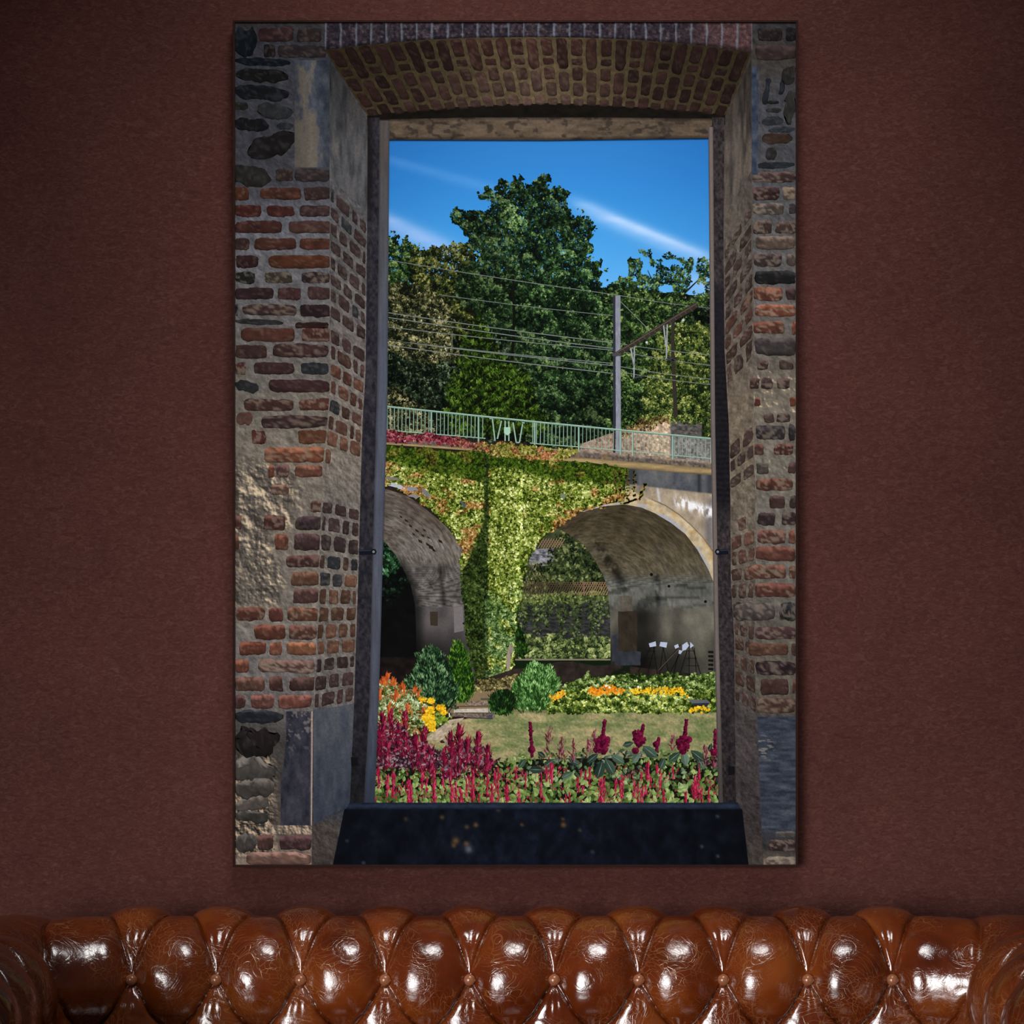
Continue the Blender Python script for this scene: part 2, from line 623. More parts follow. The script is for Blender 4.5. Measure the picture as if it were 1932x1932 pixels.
def quads(nu, nv):
    i = np.arange(nu - 1)[:, None] * nv + np.arange(nv - 1)[None, :]
    a = np.stack([i, i + nv, i + nv + 1], -1).reshape(-1, 3)
    b = np.stack([i, i + nv + 1, i + 1], -1).reshape(-1, 3)
    return np.concatenate([a, b])


def patch(ink, fn, nu, nv, colf, dz=0.0):
    """fn(s,t) -> x,y over the unit square; colf(x,y,s,t) -> colours"""
    s, t = np.meshgrid(np.linspace(0, 1, nu), np.linspace(0, 1, nv), indexing='ij')
    x, y = fn(s, t)
    c = colf(x, y, s, t)
    ink.add(np.stack([x, y], -1), np.asarray(c).reshape(-1, 3), quads(nu, nv), dz)


def between(xl, xr, y0, y1, step, colf, ink, dz=0.0):
    """area between two curves xl(y), xr(y)"""
    nv = max(2, int((y1 - y0) / step) + 1)
    w = max(abs(float(xr(y0) - xl(y0))), abs(float(xr(y1) - xl(y1))), abs(float(xr((y0 + y1) / 2) - xl((y0 + y1) / 2))))
    nu = max(2, int(w / step) + 1)

    def fn(s, t):
        y = y0 + (y1 - y0) * t
        return xl(y) + (xr(y) - xl(y)) * s, y
    patch(ink, fn, nu, nv, colf, dz)


def under(yt, yb, x0, x1, step, colf, ink, dz=0.0):
    nu = max(2, int((x1 - x0) / step) + 1)
    xs = np.linspace(x0, x1, 9)
    h = float(np.max(np.abs(yb(xs) - yt(xs))))
    nv = max(2, int(h / step) + 1)

    def fn(s, t):
        x = x0 + (x1 - x0) * s
        return x, yt(x) + (yb(x) - yt(x)) * t
    patch(ink, fn, nu, nv, colf, dz)


def fillpoly(ink, poly, col, dz=0.0):
    P = [Vector((p[0], p[1], 0)) for p in poly]
    ink.add(poly, col, tessellate_polygon([P]), dz)


def const(v):
    return lambda y: np.zeros_like(np.asarray(y, float)) + v


def mixc(a, b, t):
    t = np.asarray(t, float)[..., None]
    return np.asarray(a, float) * (1 - t) + np.asarray(b, float) * t


def pal(cols, t):
    cols = np.asarray(cols, float)
    p = np.linspace(0, 1, len(cols))
    t = np.clip(t, 0, 1)
    return np.stack([np.interp(t, p, cols[:, k]) for k in range(3)], -1)


def emboss(x, y, f, seed, octv=4, d=1.6):
    """relief of a rough surface in the photographed light, -1..1"""
    return np.clip(6 * (fbm(x * f, y * f, seed, octv, 0.6) - fbm((x + d) * f, (y - d) * f, seed, octv, 0.6)), -1, 1)


def stroke(ink, pts, w, col, dz=0.0, w1=None):
    p = np.asarray(pts, float)
    t = np.gradient(p, axis=0)
    n = np.c_[-t[:, 1], t[:, 0]] / np.maximum(np.linalg.norm(t, axis=1), 1e-6)[:, None]
    ww = np.linspace(w, w if w1 is None else w1, len(p))[:, None] / 2
    V = np.stack([p + n * ww, p - n * ww], 1).reshape(-1, 2)
    ink.add(V, col, quads(len(p), 2), dz)


DIAMOND = (np.array([(0, -1), (0.55, 0.0), (0, 1), (-0.55, 0)], float), np.array([(0, 1, 2), (0, 2, 3)]))
LEAF = (np.array([(0, 1), (-.52, .35), (-.42, -.35), (0, -1), (.42, -.35), (.52, .35), (0, 0)], float),
        np.array([(6, 0, 1), (6, 1, 2), (6, 2, 3), (6, 3, 4), (6, 4, 5), (6, 5, 0)]))
BLADE = (np.array([(0, -1), (0.16, 0.1), (0, 1), (-0.16, 0.1)], float), np.array([(0, 1, 2), (0, 2, 3)]))
HEX = (np.array([(math.cos(a), math.sin(a)) for a in np.arange(6) * math.pi / 3]), np.array([(0, 1, 2), (0, 2, 3), (0, 3, 4), (0, 4, 5)]))


def stamp(ink, shape, cx, cy, size, ang, cols, dz, aspect=1.0, side=0.0):
    T, TF = shape
    n = len(cx)
    if n == 0: return
    size = np.broadcast_to(size, (n,)); ang = np.broadcast_to(ang, (n,)); dz = np.broadcast_to(dz, (n,))
    lx = T[None, :, 0] * size[:, None] * aspect
    ly = T[None, :, 1] * size[:, None]
    ca, sa = np.cos(ang)[:, None], np.sin(ang)[:, None]
    x = cx[:, None] + lx * ca - ly * sa
    y = cy[:, None] + lx * sa + ly * ca
    P = T.shape[0]
    c = np.repeat(np.asarray(cols, float)[:, None, :], P, 1)
    if side:
        c = c * (1 + side * np.sign(T[None, :, 0, None]))
    f = (TF[None] + (np.arange(n) * P)[:, None, None]).reshape(-1, 3)
    ink.add(np.stack([x, y], -1).reshape(-1, 2), c.reshape(-1, 3), f, np.repeat(dz, P))


def scatter(poly, n, rs, edge=0.0, f=0.06, seed=3):
    p = np.asarray(poly, float)
    lo, hi = p.min(0) - edge, p.max(0) + edge
    x = lo[0] + rs.rand(n) * (hi[0] - lo[0]); y = lo[1] + rs.rand(n) * (hi[1] - lo[1])
    tx = x + edge * 2 * (fbm(x * f, y * f, seed, 3) - 0.5) * 2
    ty = y + edge * 2 * (fbm(x * f, y * f, seed + 5, 3) - 0.5) * 2
    k = in_poly(tx, ty, poly)
    return x[k], y[k]


def foliage(ink, poly, cover, size, palette, lobe, seed, light=(0.45, -0.8), edge=7.0, base=None, shape=DIAMOND,
            tilt=None, contrast=1.0, holes=0.0, aspect=1.0, tint=None, dz0=0.0, bias=0.0):
    """leaf-by-leaf picture of a crown: lobes lit from one side, dark between them"""
    rs = RS(seed)
    p = np.asarray(poly, float)
    A = 0.5 * abs(np.sum(p[:, 0] * np.roll(p[:, 1], 1) - p[:, 1] * np.roll(p[:, 0], 1)))
    lo, hi = p.min(0), p.max(0)
    frac = A / np.prod(hi - lo + 2 * edge)
    n = int(cover * A / (size * size * 1.1) / max(frac, 0.05))
    x, y = scatter(poly, n, rs, edge, 0.11, seed % 50)
    # lobes
    cx, cy = [], []
    for _ in range(int(A / lobe ** 2 * 6) + 8):
        q = lo + rs.rand(2) * (hi - lo)
        if all((q[0] - a) ** 2 + (q[1] - b) ** 2 > (0.8 * lobe) ** 2 for a, b in zip(cx, cy)):
            cx.append(q[0]); cy.append(q[1])
    cx = np.array(cx); cy = np.array(cy)
    wx = x + lobe * 0.7 * (fbm(x / lobe * 1.3, y / lobe * 1.3, seed % 40 + 9, 2) - 0.5)
    wy = y + lobe * 0.7 * (fbm(x / lobe * 1.3, y / lobe * 1.3, seed % 40 + 14, 2) - 0.5)
    best = np.full(len(x), 1e9); dx = np.zeros(len(x)); dy = np.zeros(len(x))
    for a, b in zip(cx, cy):
        d = (wx - a) ** 2 + (wy - b) ** 2
        k = d < best
        best[k] = d[k]; dx[k] = (wx - a)[k]; dy[k] = (wy - b)[k]
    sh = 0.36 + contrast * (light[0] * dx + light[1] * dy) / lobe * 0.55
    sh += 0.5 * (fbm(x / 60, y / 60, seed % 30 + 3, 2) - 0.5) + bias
    keep = np.ones(len(x), bool)
    if holes:
        keep = fbm(x / 16, y / 16, seed % 30 + 21, 3) > holes
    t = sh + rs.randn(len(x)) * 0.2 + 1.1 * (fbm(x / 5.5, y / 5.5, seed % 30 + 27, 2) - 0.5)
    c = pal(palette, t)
    if tint is not None:
        c = tint(x, y, c, rs)
    c = c * (0.85 + 0.3 * rs.rand(len(x)))[:, None]
    ang = rs.rand(len(x)) * 2 * math.pi if tilt is None else tilt(x, y, rs)
    sz = size * (0.6 + 0.7 * rs.rand(len(x)))
    if base is not None:
        fillpoly(ink, poly, base, dz0)
    order = np.clip(t * 0.25 + rs.rand(len(x)) * 0.9, 0, 1.4)
    k = keep
    stamp(ink, shape, x[k], y[k], sz[k], ang[k], c[k], dz0 + 4e-6 + order[k] * 2.2e-5, aspect)


SKY_L = pl([(258, 734), (780, 730), (1000, 723), (1260, 716), (1520, 706)])
SKY_R = pl([(258, 1337), (800, 1341), (1200, 1348), (1520, 1356)])

# --- sky
ink = Ink(0, 0.0)


def sky_col(x, y, s, t):
    c = pal([(46, 118, 190), (50, 130, 203), (62, 146, 215), (84, 164, 228), (110, 180, 236)], (y - 258) / 340)
    u = np.abs(x - 1035) / 300
    c = c - (8 * u ** 2)[..., None] * np.array([0.8, 1, 0.6])

    def streak(x0, y0, x1, y1, w0, w1, amp, col):
        nonlocal c
        tt = (x - x0) / (x1 - x0)
        yc = y0 + (y1 - y0) * tt
        w = w0 + (w1 - w0) * np.clip(tt, 0, 1)
        d = (y - yc) / w
        a = amp * np.exp(-np.where(d < 0, d * 1.5, d) ** 2) * smooth(-0.05, 0.25, tt) * (1 - smooth(0.85, 1.25, tt))
        a = a * (0.75 + 0.5 * fbm(x / 50, y / 9, 4, 3))
        c = mixc(c, col, np.clip(a, 0, 1))
    streak(1060, 372, 1345, 490, 20, 20, 0.62, (186, 210, 250))
    streak(1130, 400, 1300, 468, 9, 6, 0.4, (215, 228, 252))
    streak(690, 288, 980, 368, 9, 16, 0.28, (120, 170, 230))
    streak(690, 395, 860, 478, 22, 30, 0.65, (176, 198, 244))
    streak(1280, 520, 1400, 560, 25, 30, 0.6, (170, 200, 245))
    return c


between(const(722), const(1352), 256, 640, 5, sky_col, ink)
ink.build('printed_sky', pic, 'printed deep blue sky with thin white cloud streaks')

# --- wooded hillside: one printed crown after another, far ones first
P_OAK = [(5, 12, 7), (14, 29, 15), (29, 52, 26), (56, 84, 44), (118, 142, 88)]
P_OLV = [(8, 12, 5), (24, 32, 13), (50, 60, 24), (84, 90, 40), (142, 140, 76)]
P_BEI = [(12, 16, 9), (38, 42, 24), (78, 80, 48), (120, 116, 78), (178, 168, 128)]
P_GRN = [(6, 14, 7), (20, 37, 17), (42, 66, 30), (76, 102, 48), (138, 156, 90)]
P_YEL = [(14, 24, 10), (38, 54, 22), (70, 88, 36), (110, 122, 56), (172, 174, 104)]
P_DRK = [(3, 7, 4), (9, 16, 9), (20, 32, 18), (46, 62, 42), (104, 118, 92)]
P_YEW = [(7, 12, 3), (20, 34, 7), (40, 62, 14), (62, 88, 24), (98, 122, 46)]

ink = Ink(2)
foliage(ink, [(724, 560), (900, 520), (1100, 540), (1345, 560), (1345, 850), (724, 820)], 2.0, 3.0, P_DRK, 34, 11, base=(6, 10, 6), edge=4)
ink.build('printed_undergrowth', pic, 'printed dark undergrowth between the trees', 'stuff')

TREES = [
    ('printed dark green treetops at the left edge of the view', [(724, 446), (738, 444), (748, 452), (760, 458), (772, 450), (780, 462), (786, 490), (800, 540), (790, 640), (724, 640)], P_GRN, 22, 31, 0.0, 2.4, 2.4),
    ('printed olive green treetop left of the tall oak', [(778, 476), (800, 466), (822, 472), (846, 462), (868, 458), (890, 468), (905, 520), (900, 640), (790, 640), (776, 540)], P_OLV, 22, 32, 0.0, 2.4, 2.3),
    ('printed leafy tree with yellowing crown beside the railway mast', [(1110, 600), (1145, 540), (1165, 524), (1195, 530), (1230, 560), (1250, 640), (1250, 860), (1110, 860)], P_GRN, 26, 33, 0.0, 2.4, 2.4),
    ('printed open oak crown near the right window edge', [(1176, 492), (1184, 486), (1196, 496), (1208, 484), (1214, 472), (1226, 478), (1240, 500), (1256, 478), (1270, 472), (1284, 484), (1296, 488), (1312, 486), (1330, 500), (1344, 486), (1344, 555), (1330, 560), (1322, 590), (1300, 610), (1250, 650), (1215, 640), (1196, 570), (1188, 530)], P_GRN, 17, 34, 0.40, 2.2, 2.3),
    ('printed yellow green trees on the right slope', [(1244, 630), (1276, 612), (1300, 604), (1345, 620), (1345, 850), (1200, 850), (1220, 720)], P_YEL, 22, 35, 0.0, 2.4, 2.3),
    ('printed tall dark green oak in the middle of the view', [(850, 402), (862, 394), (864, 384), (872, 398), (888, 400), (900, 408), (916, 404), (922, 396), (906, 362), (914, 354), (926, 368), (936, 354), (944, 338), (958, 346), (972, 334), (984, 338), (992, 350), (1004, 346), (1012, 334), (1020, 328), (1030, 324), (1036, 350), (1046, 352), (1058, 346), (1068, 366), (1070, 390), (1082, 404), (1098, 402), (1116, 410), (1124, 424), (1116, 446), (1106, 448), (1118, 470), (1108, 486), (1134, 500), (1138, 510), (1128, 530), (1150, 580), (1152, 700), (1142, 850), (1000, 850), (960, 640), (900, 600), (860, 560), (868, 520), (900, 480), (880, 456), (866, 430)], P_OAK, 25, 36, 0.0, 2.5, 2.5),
    ('printed pale beige leafed tree at the left window edge', [(724, 556), (745, 540), (775, 534), (812, 548), (842, 580), (858, 612), (850, 640), (868, 660), (862, 690), (840, 680), (800, 690), (760, 672), (724, 660)], P_BEI, 24, 37, 0.0, 2.4, 2.3),
    ('printed dark shrubs behind the railing at the left', [(724, 660), (790, 690), (850, 690), (880, 740), (880, 820), (724, 800)], P_DRK, 26, 38, 0.0, 1.8, 2.5),
    ('printed light shrub growing through the railing', [(724, 732), (744, 728), (770, 752), (800, 770), (820, 800), (818, 830), (724, 822)], P_BEI, 20, 39, 0.0, 1.7, 2.3),
]
for i, (lab, poly, P, lobe, seed, holes, cov, sz) in enumerate(TREES):
    ink = Ink(4 + i * 1.0)
    tint = None
    if seed == 36:
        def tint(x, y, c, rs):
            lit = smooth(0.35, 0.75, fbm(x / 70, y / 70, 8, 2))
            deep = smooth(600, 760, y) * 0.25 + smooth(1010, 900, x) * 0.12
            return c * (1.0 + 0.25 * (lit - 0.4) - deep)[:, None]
    base = None if holes else tuple(0.6 * (np.array(P[0]) + np.array(P[1])))
    q = np.array(poly, float)
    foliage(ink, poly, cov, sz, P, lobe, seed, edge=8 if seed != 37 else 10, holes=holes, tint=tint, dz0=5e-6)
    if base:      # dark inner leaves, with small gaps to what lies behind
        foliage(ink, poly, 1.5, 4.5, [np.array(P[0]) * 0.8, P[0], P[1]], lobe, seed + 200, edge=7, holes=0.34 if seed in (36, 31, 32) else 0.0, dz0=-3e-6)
    if seed == 34:      # branches of the open crown
        for pts in ([(1252, 720), (1246, 640), (1230, 600), (1205, 560), (1190, 535)], [(1246, 640), (1262, 580), (1276, 540), (1290, 510)],
                    [(1262, 580), (1300, 545), (1326, 520)], [(1250, 600), (1240, 550), (1222, 510)], [(1276, 590), (1310, 580), (1344, 556)]):
            stroke(ink, pts, 5, (26, 24, 18), 6e-6, 1.2)
    ink.build('printed_tree', pic, lab)

# trunks
ink = Ink(14)
stroke(ink, [(1270, 600), (1269, 660), (1272, 720), (1275, 790)], 6, (48, 44, 38), 0, 8)
stroke(ink, [(968, 520), (970, 600), (966, 680)], 4, (14, 16, 10), 0, 6)
stroke(ink, [(1022, 700), (1060, 690), (1080, 680)], 4, (18, 18, 12), 0, 2)
ink.build('printed_trunk', pic, 'printed thin dark tree trunks')

# yew
ink = Ink(15)
yew = [(906, 588), (914, 610), (926, 628), (924, 650), (944, 668), (962, 690), (980, 700), (1000, 706), (1004, 740), (1010, 768), (1034, 784), (1040, 820), (850, 820), (832, 770), (848, 764), (836, 738), (846, 720), (868, 700), (862, 680), (872, 664), (870, 640), (890, 620), (896, 600)]
fillpoly(ink, [tuple(np.array((930, 730)) + (np.array(p) - (930, 730)) * 0.92) for p in yew], (12, 20, 5))
foliage(ink, yew, 3.0, 3.6, P_YEW, 15, 41, light=(0.2, -0.9), edge=6, shape=BLADE, aspect=2.2,
        tilt=lambda x, y, rs: np.where(rs.rand(len(x)) < 0.5, 0.6, -0.5) + rs.randn(len(x)) * 0.35)
ink.build('printed_conifer', pic, 'printed olive green conifer standing behind the railing')

# gravel slope and ruined wall to the right
ink = Ink(16)


def grav(x, y, s, t):
    n = fbm(x / 3.2, y / 3.2, 12, 2, 0.8)
    g = smooth(1180, 1240, x)[..., None]
    base = np.array((150, 128, 112)) * (1 - g) + np.array((188, 164, 138)) * g
    shade = smooth(1262, 1266, x)[..., None]
    base = base * (1 - shade) + np.array((122, 118, 116)) * shade
    return base * (0.42 + 1.05 * n)[..., None]


under(pl([(1095, 838), (1150, 818), (1206, 806), (1240, 798), (1266, 792), (1268, 818), (1345, 826)]), const(874), 1095, 1345, 2, grav, ink)
under(pl([(1266, 793), (1290, 796), (1312, 793), (1324, 798)]), const(824), 1266, 1324, 2,
      lambda x, y, s, t: (np.array((88, 84, 82)) * (0.35 + 1.1 * fbm(x / 5, y / 2.2, 15, 2, 0.8))[..., None]), ink, 3e-6)
foliage(ink, [(1150, 826), (1180, 806), (1206, 792), (1236, 786), (1262, 786), (1262, 800), (1230, 808), (1196, 818), (1160, 836)], 1.5, 2.3, [(40, 34, 18), (92, 74, 42), (140, 108, 66), (160, 156, 96)], 9, 95, dz0=4e-6, edge=5)
foliage(ink, [(1262, 790), (1290, 784), (1326, 790), (1345, 800), (1345, 812), (1320, 800), (1290, 797), (1264, 798)], 1.4, 2.3, P_YEL, 9, 96, dz0=4e-6, edge=4)
ink.build('printed_stone_bank', pic, 'printed rubble bank and ruined stone wall behind the railing')

# wires
ink = Ink(17, 0.0)
WIRES = [(735, 491, 1160, 556, 1.1), (1160, 556, 1345, 582, 1.0), (828, 556, 1160, 596, 1.0), (733, 590, 1160, 647, 1.5), (733, 599, 1160, 658, 1.5), (733, 617, 1160, 661, 1.2),
         (733, 642, 1160, 686, 1.2), (733, 642, 1160, 690, 1.4), (733, 651, 1160, 705, 1.5), (1160, 647, 1345, 670, 1.2), (1160, 661, 1345, 690, 1.1), (1160, 690, 1345, 716, 1.2), (1160, 700, 1345, 726, 1.1), (1168, 566, 1226, 624, 1.2), (783, 592, 783, 606, 0.9), (853, 626, 853, 656, 0.9), (983, 625, 983, 634, 0.9), (1052, 680, 1052, 690, 0.9)]
for x0, y0, x1, y1, w in WIRES:
    tt = np.linspace(0, 1, 14)
    sag = 2.0 * np.sin(np.pi * tt) if abs(x1 - x0) > 60 else 0 * tt
    stroke(ink, np.c_[x0 + (x1 - x0) * tt, y0 + (y1 - y0) * tt + sag], w, (118, 126, 122))
ink.build('printed_overhead_wire', pic, 'printed thin grey overhead railway wires')

# mast
ink = Ink(18, 0.3)
patch(ink, lambda s, t: (1156.5 + 4.5 * s, 559 + 297 * t), 2, 40, lambda x, y, s, t: np.broadcast_to(np.array((44, 47, 58.0)), x.shape + (3,)))
patch(ink, lambda s, t: (1161 + 9.5 * s + 1.0 * t, 558 + 298 * t), 6, 80, lambda x, y, s, t: np.array((134, 137, 150.0)) * (0.82 + 0.3 * fbm(x / 3, y / 9, 3, 3))[..., None])
arm_pts = np.array([(1160, 670), (1190, 652), (1316, 574)], float)
stroke(ink, arm_pts, 8, (52, 44, 40), 4e-6, 10)
stroke(ink, arm_pts + (0, -2.5), 1.6, (92, 82, 74), 6e-6)
for x, y in zip(np.linspace(1165, 1310, 16), np.linspace(667, 577, 16)):
    stroke(ink, [(x, y - 3), (x + 5, y + 3)], 1.4, (78, 68, 60), 7e-6)
patch(ink, lambda s, t: (1155 + 17 * s, 666 + 6 * t), 2, 2, lambda x, y, s, t: np.broadcast_to(np.array((70, 68, 72.0)), x.shape + (3,)), 8e-6)
for (xa, ya, xb, yb) in ((1197, 654, 1196, 714), (1190, 656, 1196, 690), (1259, 612, 1257, 680), (1252, 614, 1256, 650)):
    stroke(ink, [(xa, ya), (xb, yb)], 2.4, (150, 154, 162), 5e-6)
for (xa, ya, xb, yb) in ((1196, 713, 1216, 709), (1256, 678, 1276, 680), (1262, 672, 1274, 684)):
    stroke(ink, [(xa, ya), (xb, yb)], 3, (60, 60, 64), 6e-6)
stamp(ink, HEX, np.array([1220., 1289.]), np.array([646., 604.]), 2.5, 0.0, np.array([(190, 196, 206.)] * 2), 7e-6)
ink.build('printed_railway_mast', pic, 'printed grey concrete railway mast with dark slanting arm')

# --- what shows under the arches
ink = Ink(20)


def under_col(x, y, s, t):
    c = pal([(60, 66, 44), (40, 50, 30), (28, 36, 22), (34, 40, 28)], (y - 990) / 260) * (0.5 + 1.0 * fbm(x / 9, y / 9, 5, 3))[..., None]
    return c


between(const(972), const(1160), 985, 1262, 3, under_col, ink)
# dry wall, terrace wall
under(pl([(990, 1046), (1004, 1036), (1045, 1034)]), const(1068), 992, 1045, 1.6,
      lambda x, y, s, t: np.array((138, 138, 146.)) * (0.25 + 1.15 * fbm(x / 6, y / 2.0, 6, 2, .8))[..., None], ink, 2e-6)
under(const(1126), const(1212), 975, 1156, 2,
      lambda x, y, s, t: np.array((58, 58, 58.)) * (0.1 + 1.4 * fbm(x / 9, y / 2.6, 8, 3, .75))[..., None], ink, 2e-6)
P_HILL = [(10, 16, 8), (30, 40, 20), (54, 66, 34), (84, 94, 52), (128, 134, 88)]
foliage(ink, [(1038, 1044), (1052, 1008), (1070, 1004), (1096, 1024), (1120, 1056), (1140, 1085), (1150, 1112), (1085, 1112), (985, 1112), (985, 1064), (1030, 1068)], 1.8, 3.4, P_HILL, 20, 51, dz0=4e-6, edge=5)
foliage(ink, [(975, 1070), (1010, 1062), (1040, 1090), (1020, 1125), (975, 1128)], 1.8, 3.2, [(24, 28, 16), (62, 66, 40), (98, 98, 62), (136, 130, 92)], 14, 52, dz0=6e-6, shape=BLADE, aspect=1.6, tilt=lambda x, y, rs: rs.randn(len(x)) * 0.3)
foliage(ink, [(972, 1118), (1155, 1116), (1155, 1134), (972, 1140)], 2.0, 3.0, [(46, 54, 26), (84, 96, 48), (118, 128, 72), (150, 156, 98)], 10, 53, dz0=8e-6, edge=3)
for (x0, w, y1) in ((985, 18, 1190), (1012, 14, 1205), (1030, 16, 1180), (1060, 14, 1200), (1088, 16, 1215), (1122, 18, 1200), (1142, 12, 1170)):
    foliage(ink, [(x0 - w, 1126), (x0 + w, 1126), (x0 + w * 0.5, y1), (x0 - w * 0.5, y1)], 1.0, 3.0, [(20, 28, 14), (50, 64, 32), (84, 98, 54), (120, 132, 84)], 10, 54 + x0 % 7, dz0=8e-6, edge=4)
foliage(ink, [(972, 1212), (990, 1196), (1020, 1204), (1050, 1198), (1090, 1208), (1130, 1196), (1156, 1206), (1156, 1244), (972, 1244)], 2.6, 3.4, [(22, 30, 14), (52, 66, 34), (92, 108, 58), (130, 142, 84), (170, 178, 118)], 15, 61, dz0=1.0e-5, edge=5)
fillpoly(ink, [(972, 1243), (1156, 1243), (1156, 1247), (972, 1247)], (120, 116, 96), 4.4e-5)
fillpoly(ink, [(972, 1246), (1160, 1246), (1160, 1262), (972, 1262)], (14, 28, 12), 4.4e-5)
ink.build('printed_terrace', pic, 'printed ivy hung terrace wall and bushes seen through the arch')

ink = Ink(21.2, 0.1)        # trellis
rsx = RS(4)
for x in np.arange(986, 1150, 4.6):
    amp = 0.55 + 0.45 * smooth(1060, 1110, x)
    c = np.array((150, 118, 92.)) * amp
    stroke(ink, [(x + 9, 1098), (x - 4, 1123)], 1.3, c)
    stroke(ink, [(x - 3, 1098), (x + 4, 1110)], 1.1, c * 0.9)
stroke(ink, [(1101, 1097), (1102, 1124)], 3, (120, 96, 78), 2e-6)
ink.build('printed_trellis', pic, 'printed brown criss cross trellis fence on the terrace', 'stuff')
ink = Ink(21.2, 0.1)
for x in np.arange(1018, 1060, 5):
    stroke(ink, [(x + 8, 1016), (x - 3, 1034)], 1.2, (150, 120, 94))
    stroke(ink, [(x - 4, 1018), (x + 6, 1032)], 1.0, (130, 104, 84))
ink.build('printed_trellis', pic, 'printed small upper trellis beside the ivy', 'stuff')

ink = Ink(20.5)
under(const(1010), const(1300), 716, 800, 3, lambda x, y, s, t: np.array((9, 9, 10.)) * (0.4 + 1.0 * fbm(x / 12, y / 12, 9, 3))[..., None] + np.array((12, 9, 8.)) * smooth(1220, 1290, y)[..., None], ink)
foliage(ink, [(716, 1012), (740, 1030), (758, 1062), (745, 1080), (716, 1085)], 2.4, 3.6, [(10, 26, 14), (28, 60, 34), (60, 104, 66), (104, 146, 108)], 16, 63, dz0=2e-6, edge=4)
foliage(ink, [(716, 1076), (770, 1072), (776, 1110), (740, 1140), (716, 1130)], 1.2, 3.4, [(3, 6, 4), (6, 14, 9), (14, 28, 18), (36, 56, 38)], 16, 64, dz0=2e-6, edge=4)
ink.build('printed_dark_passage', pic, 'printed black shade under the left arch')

# --- the viaduct
INTR_R = pl([(1040, 1000), (1048, 995), (1063, 984), (1085, 970), (1110, 961), (1145, 953), (1178, 950), (1210, 956), (1236, 967), (1266, 985), (1293, 1006), (1316, 1036), (1337, 1074), (1346, 1096)])
EXTR_R = pl([(1178, 914), (1200, 930), (1254, 953), (1280, 970), (1305, 992), (1326, 1014), (1346, 1042)])
BACK_R = pl([(1040, 996), (1046, 994), (1062, 1002), (1090, 1018), (1108, 1035), (1122, 1057), (1134, 1078), (1143, 1096), (1150, 1125), (1151.5, 1248), (1162, 1256), (1190, 1257), (1346, 1282)])
INTR_L = pl([(716, 918), (726, 922), (767, 935), (791, 951), (820, 974), (844, 995), (864, 1020), (876, 1045), (884, 1090), (888, 1310)])
BACK_L = pl([(716, 1014), (724, 1021), (746, 1047), (760, 1072), (774, 1100), (784, 1140), (786, 1215), (888, 1320)])

FR_R = [(1040, 999), (1063, 984), (1085, 970), (1110, 961), (1145, 953), (1178, 950), (1210, 956), (1236, 967), (1266, 985), (1293, 1006), (1316, 1036), (1337, 1074), (1348, 1100), (1348, 1180), (1348, 1284)]
BK_R = [(1040, 997), (1048, 996), (1056, 999), (1064, 1003), (1076, 1010), (1086, 1016), (1096, 1023), (1104, 1031), (1113, 1043), (1121, 1055), (1129, 1069), (1138, 1086), (1146, 1108), (1151, 1160), (1152, 1256)]
FR_L = [(716, 918), (726, 922), (767, 935), (791, 951), (820, 974), (844, 995), (864, 1020), (876, 1045), (884, 1090), (888, 1150), (894, 1220), (898, 1310)]
BK_L = [(716, 1013), (720, 1017), (730, 1027), (739, 1038), (746, 1047), (753, 1059), (760, 1072), (768, 1088), (775, 1104), (783, 1140), (785, 1180), (786, 1300)]


def vault(front, back, colf, ink):
    f = np.array(front, float); b = np.array(back, float)
    q = np.linspace(0, 1, len(f))

    def fn(s, t):
        fx, fy = np.interp(s, q, f[:, 0]), np.interp(s, q, f[:, 1])
        bx, by = np.interp(s, q, b[:, 0]), np.interp(s, q, b[:, 1])
        return bx + (fx - bx) * t, by + (fy - by) * t
    patch(ink, fn, 230, 110, colf)


ink = Ink(23)


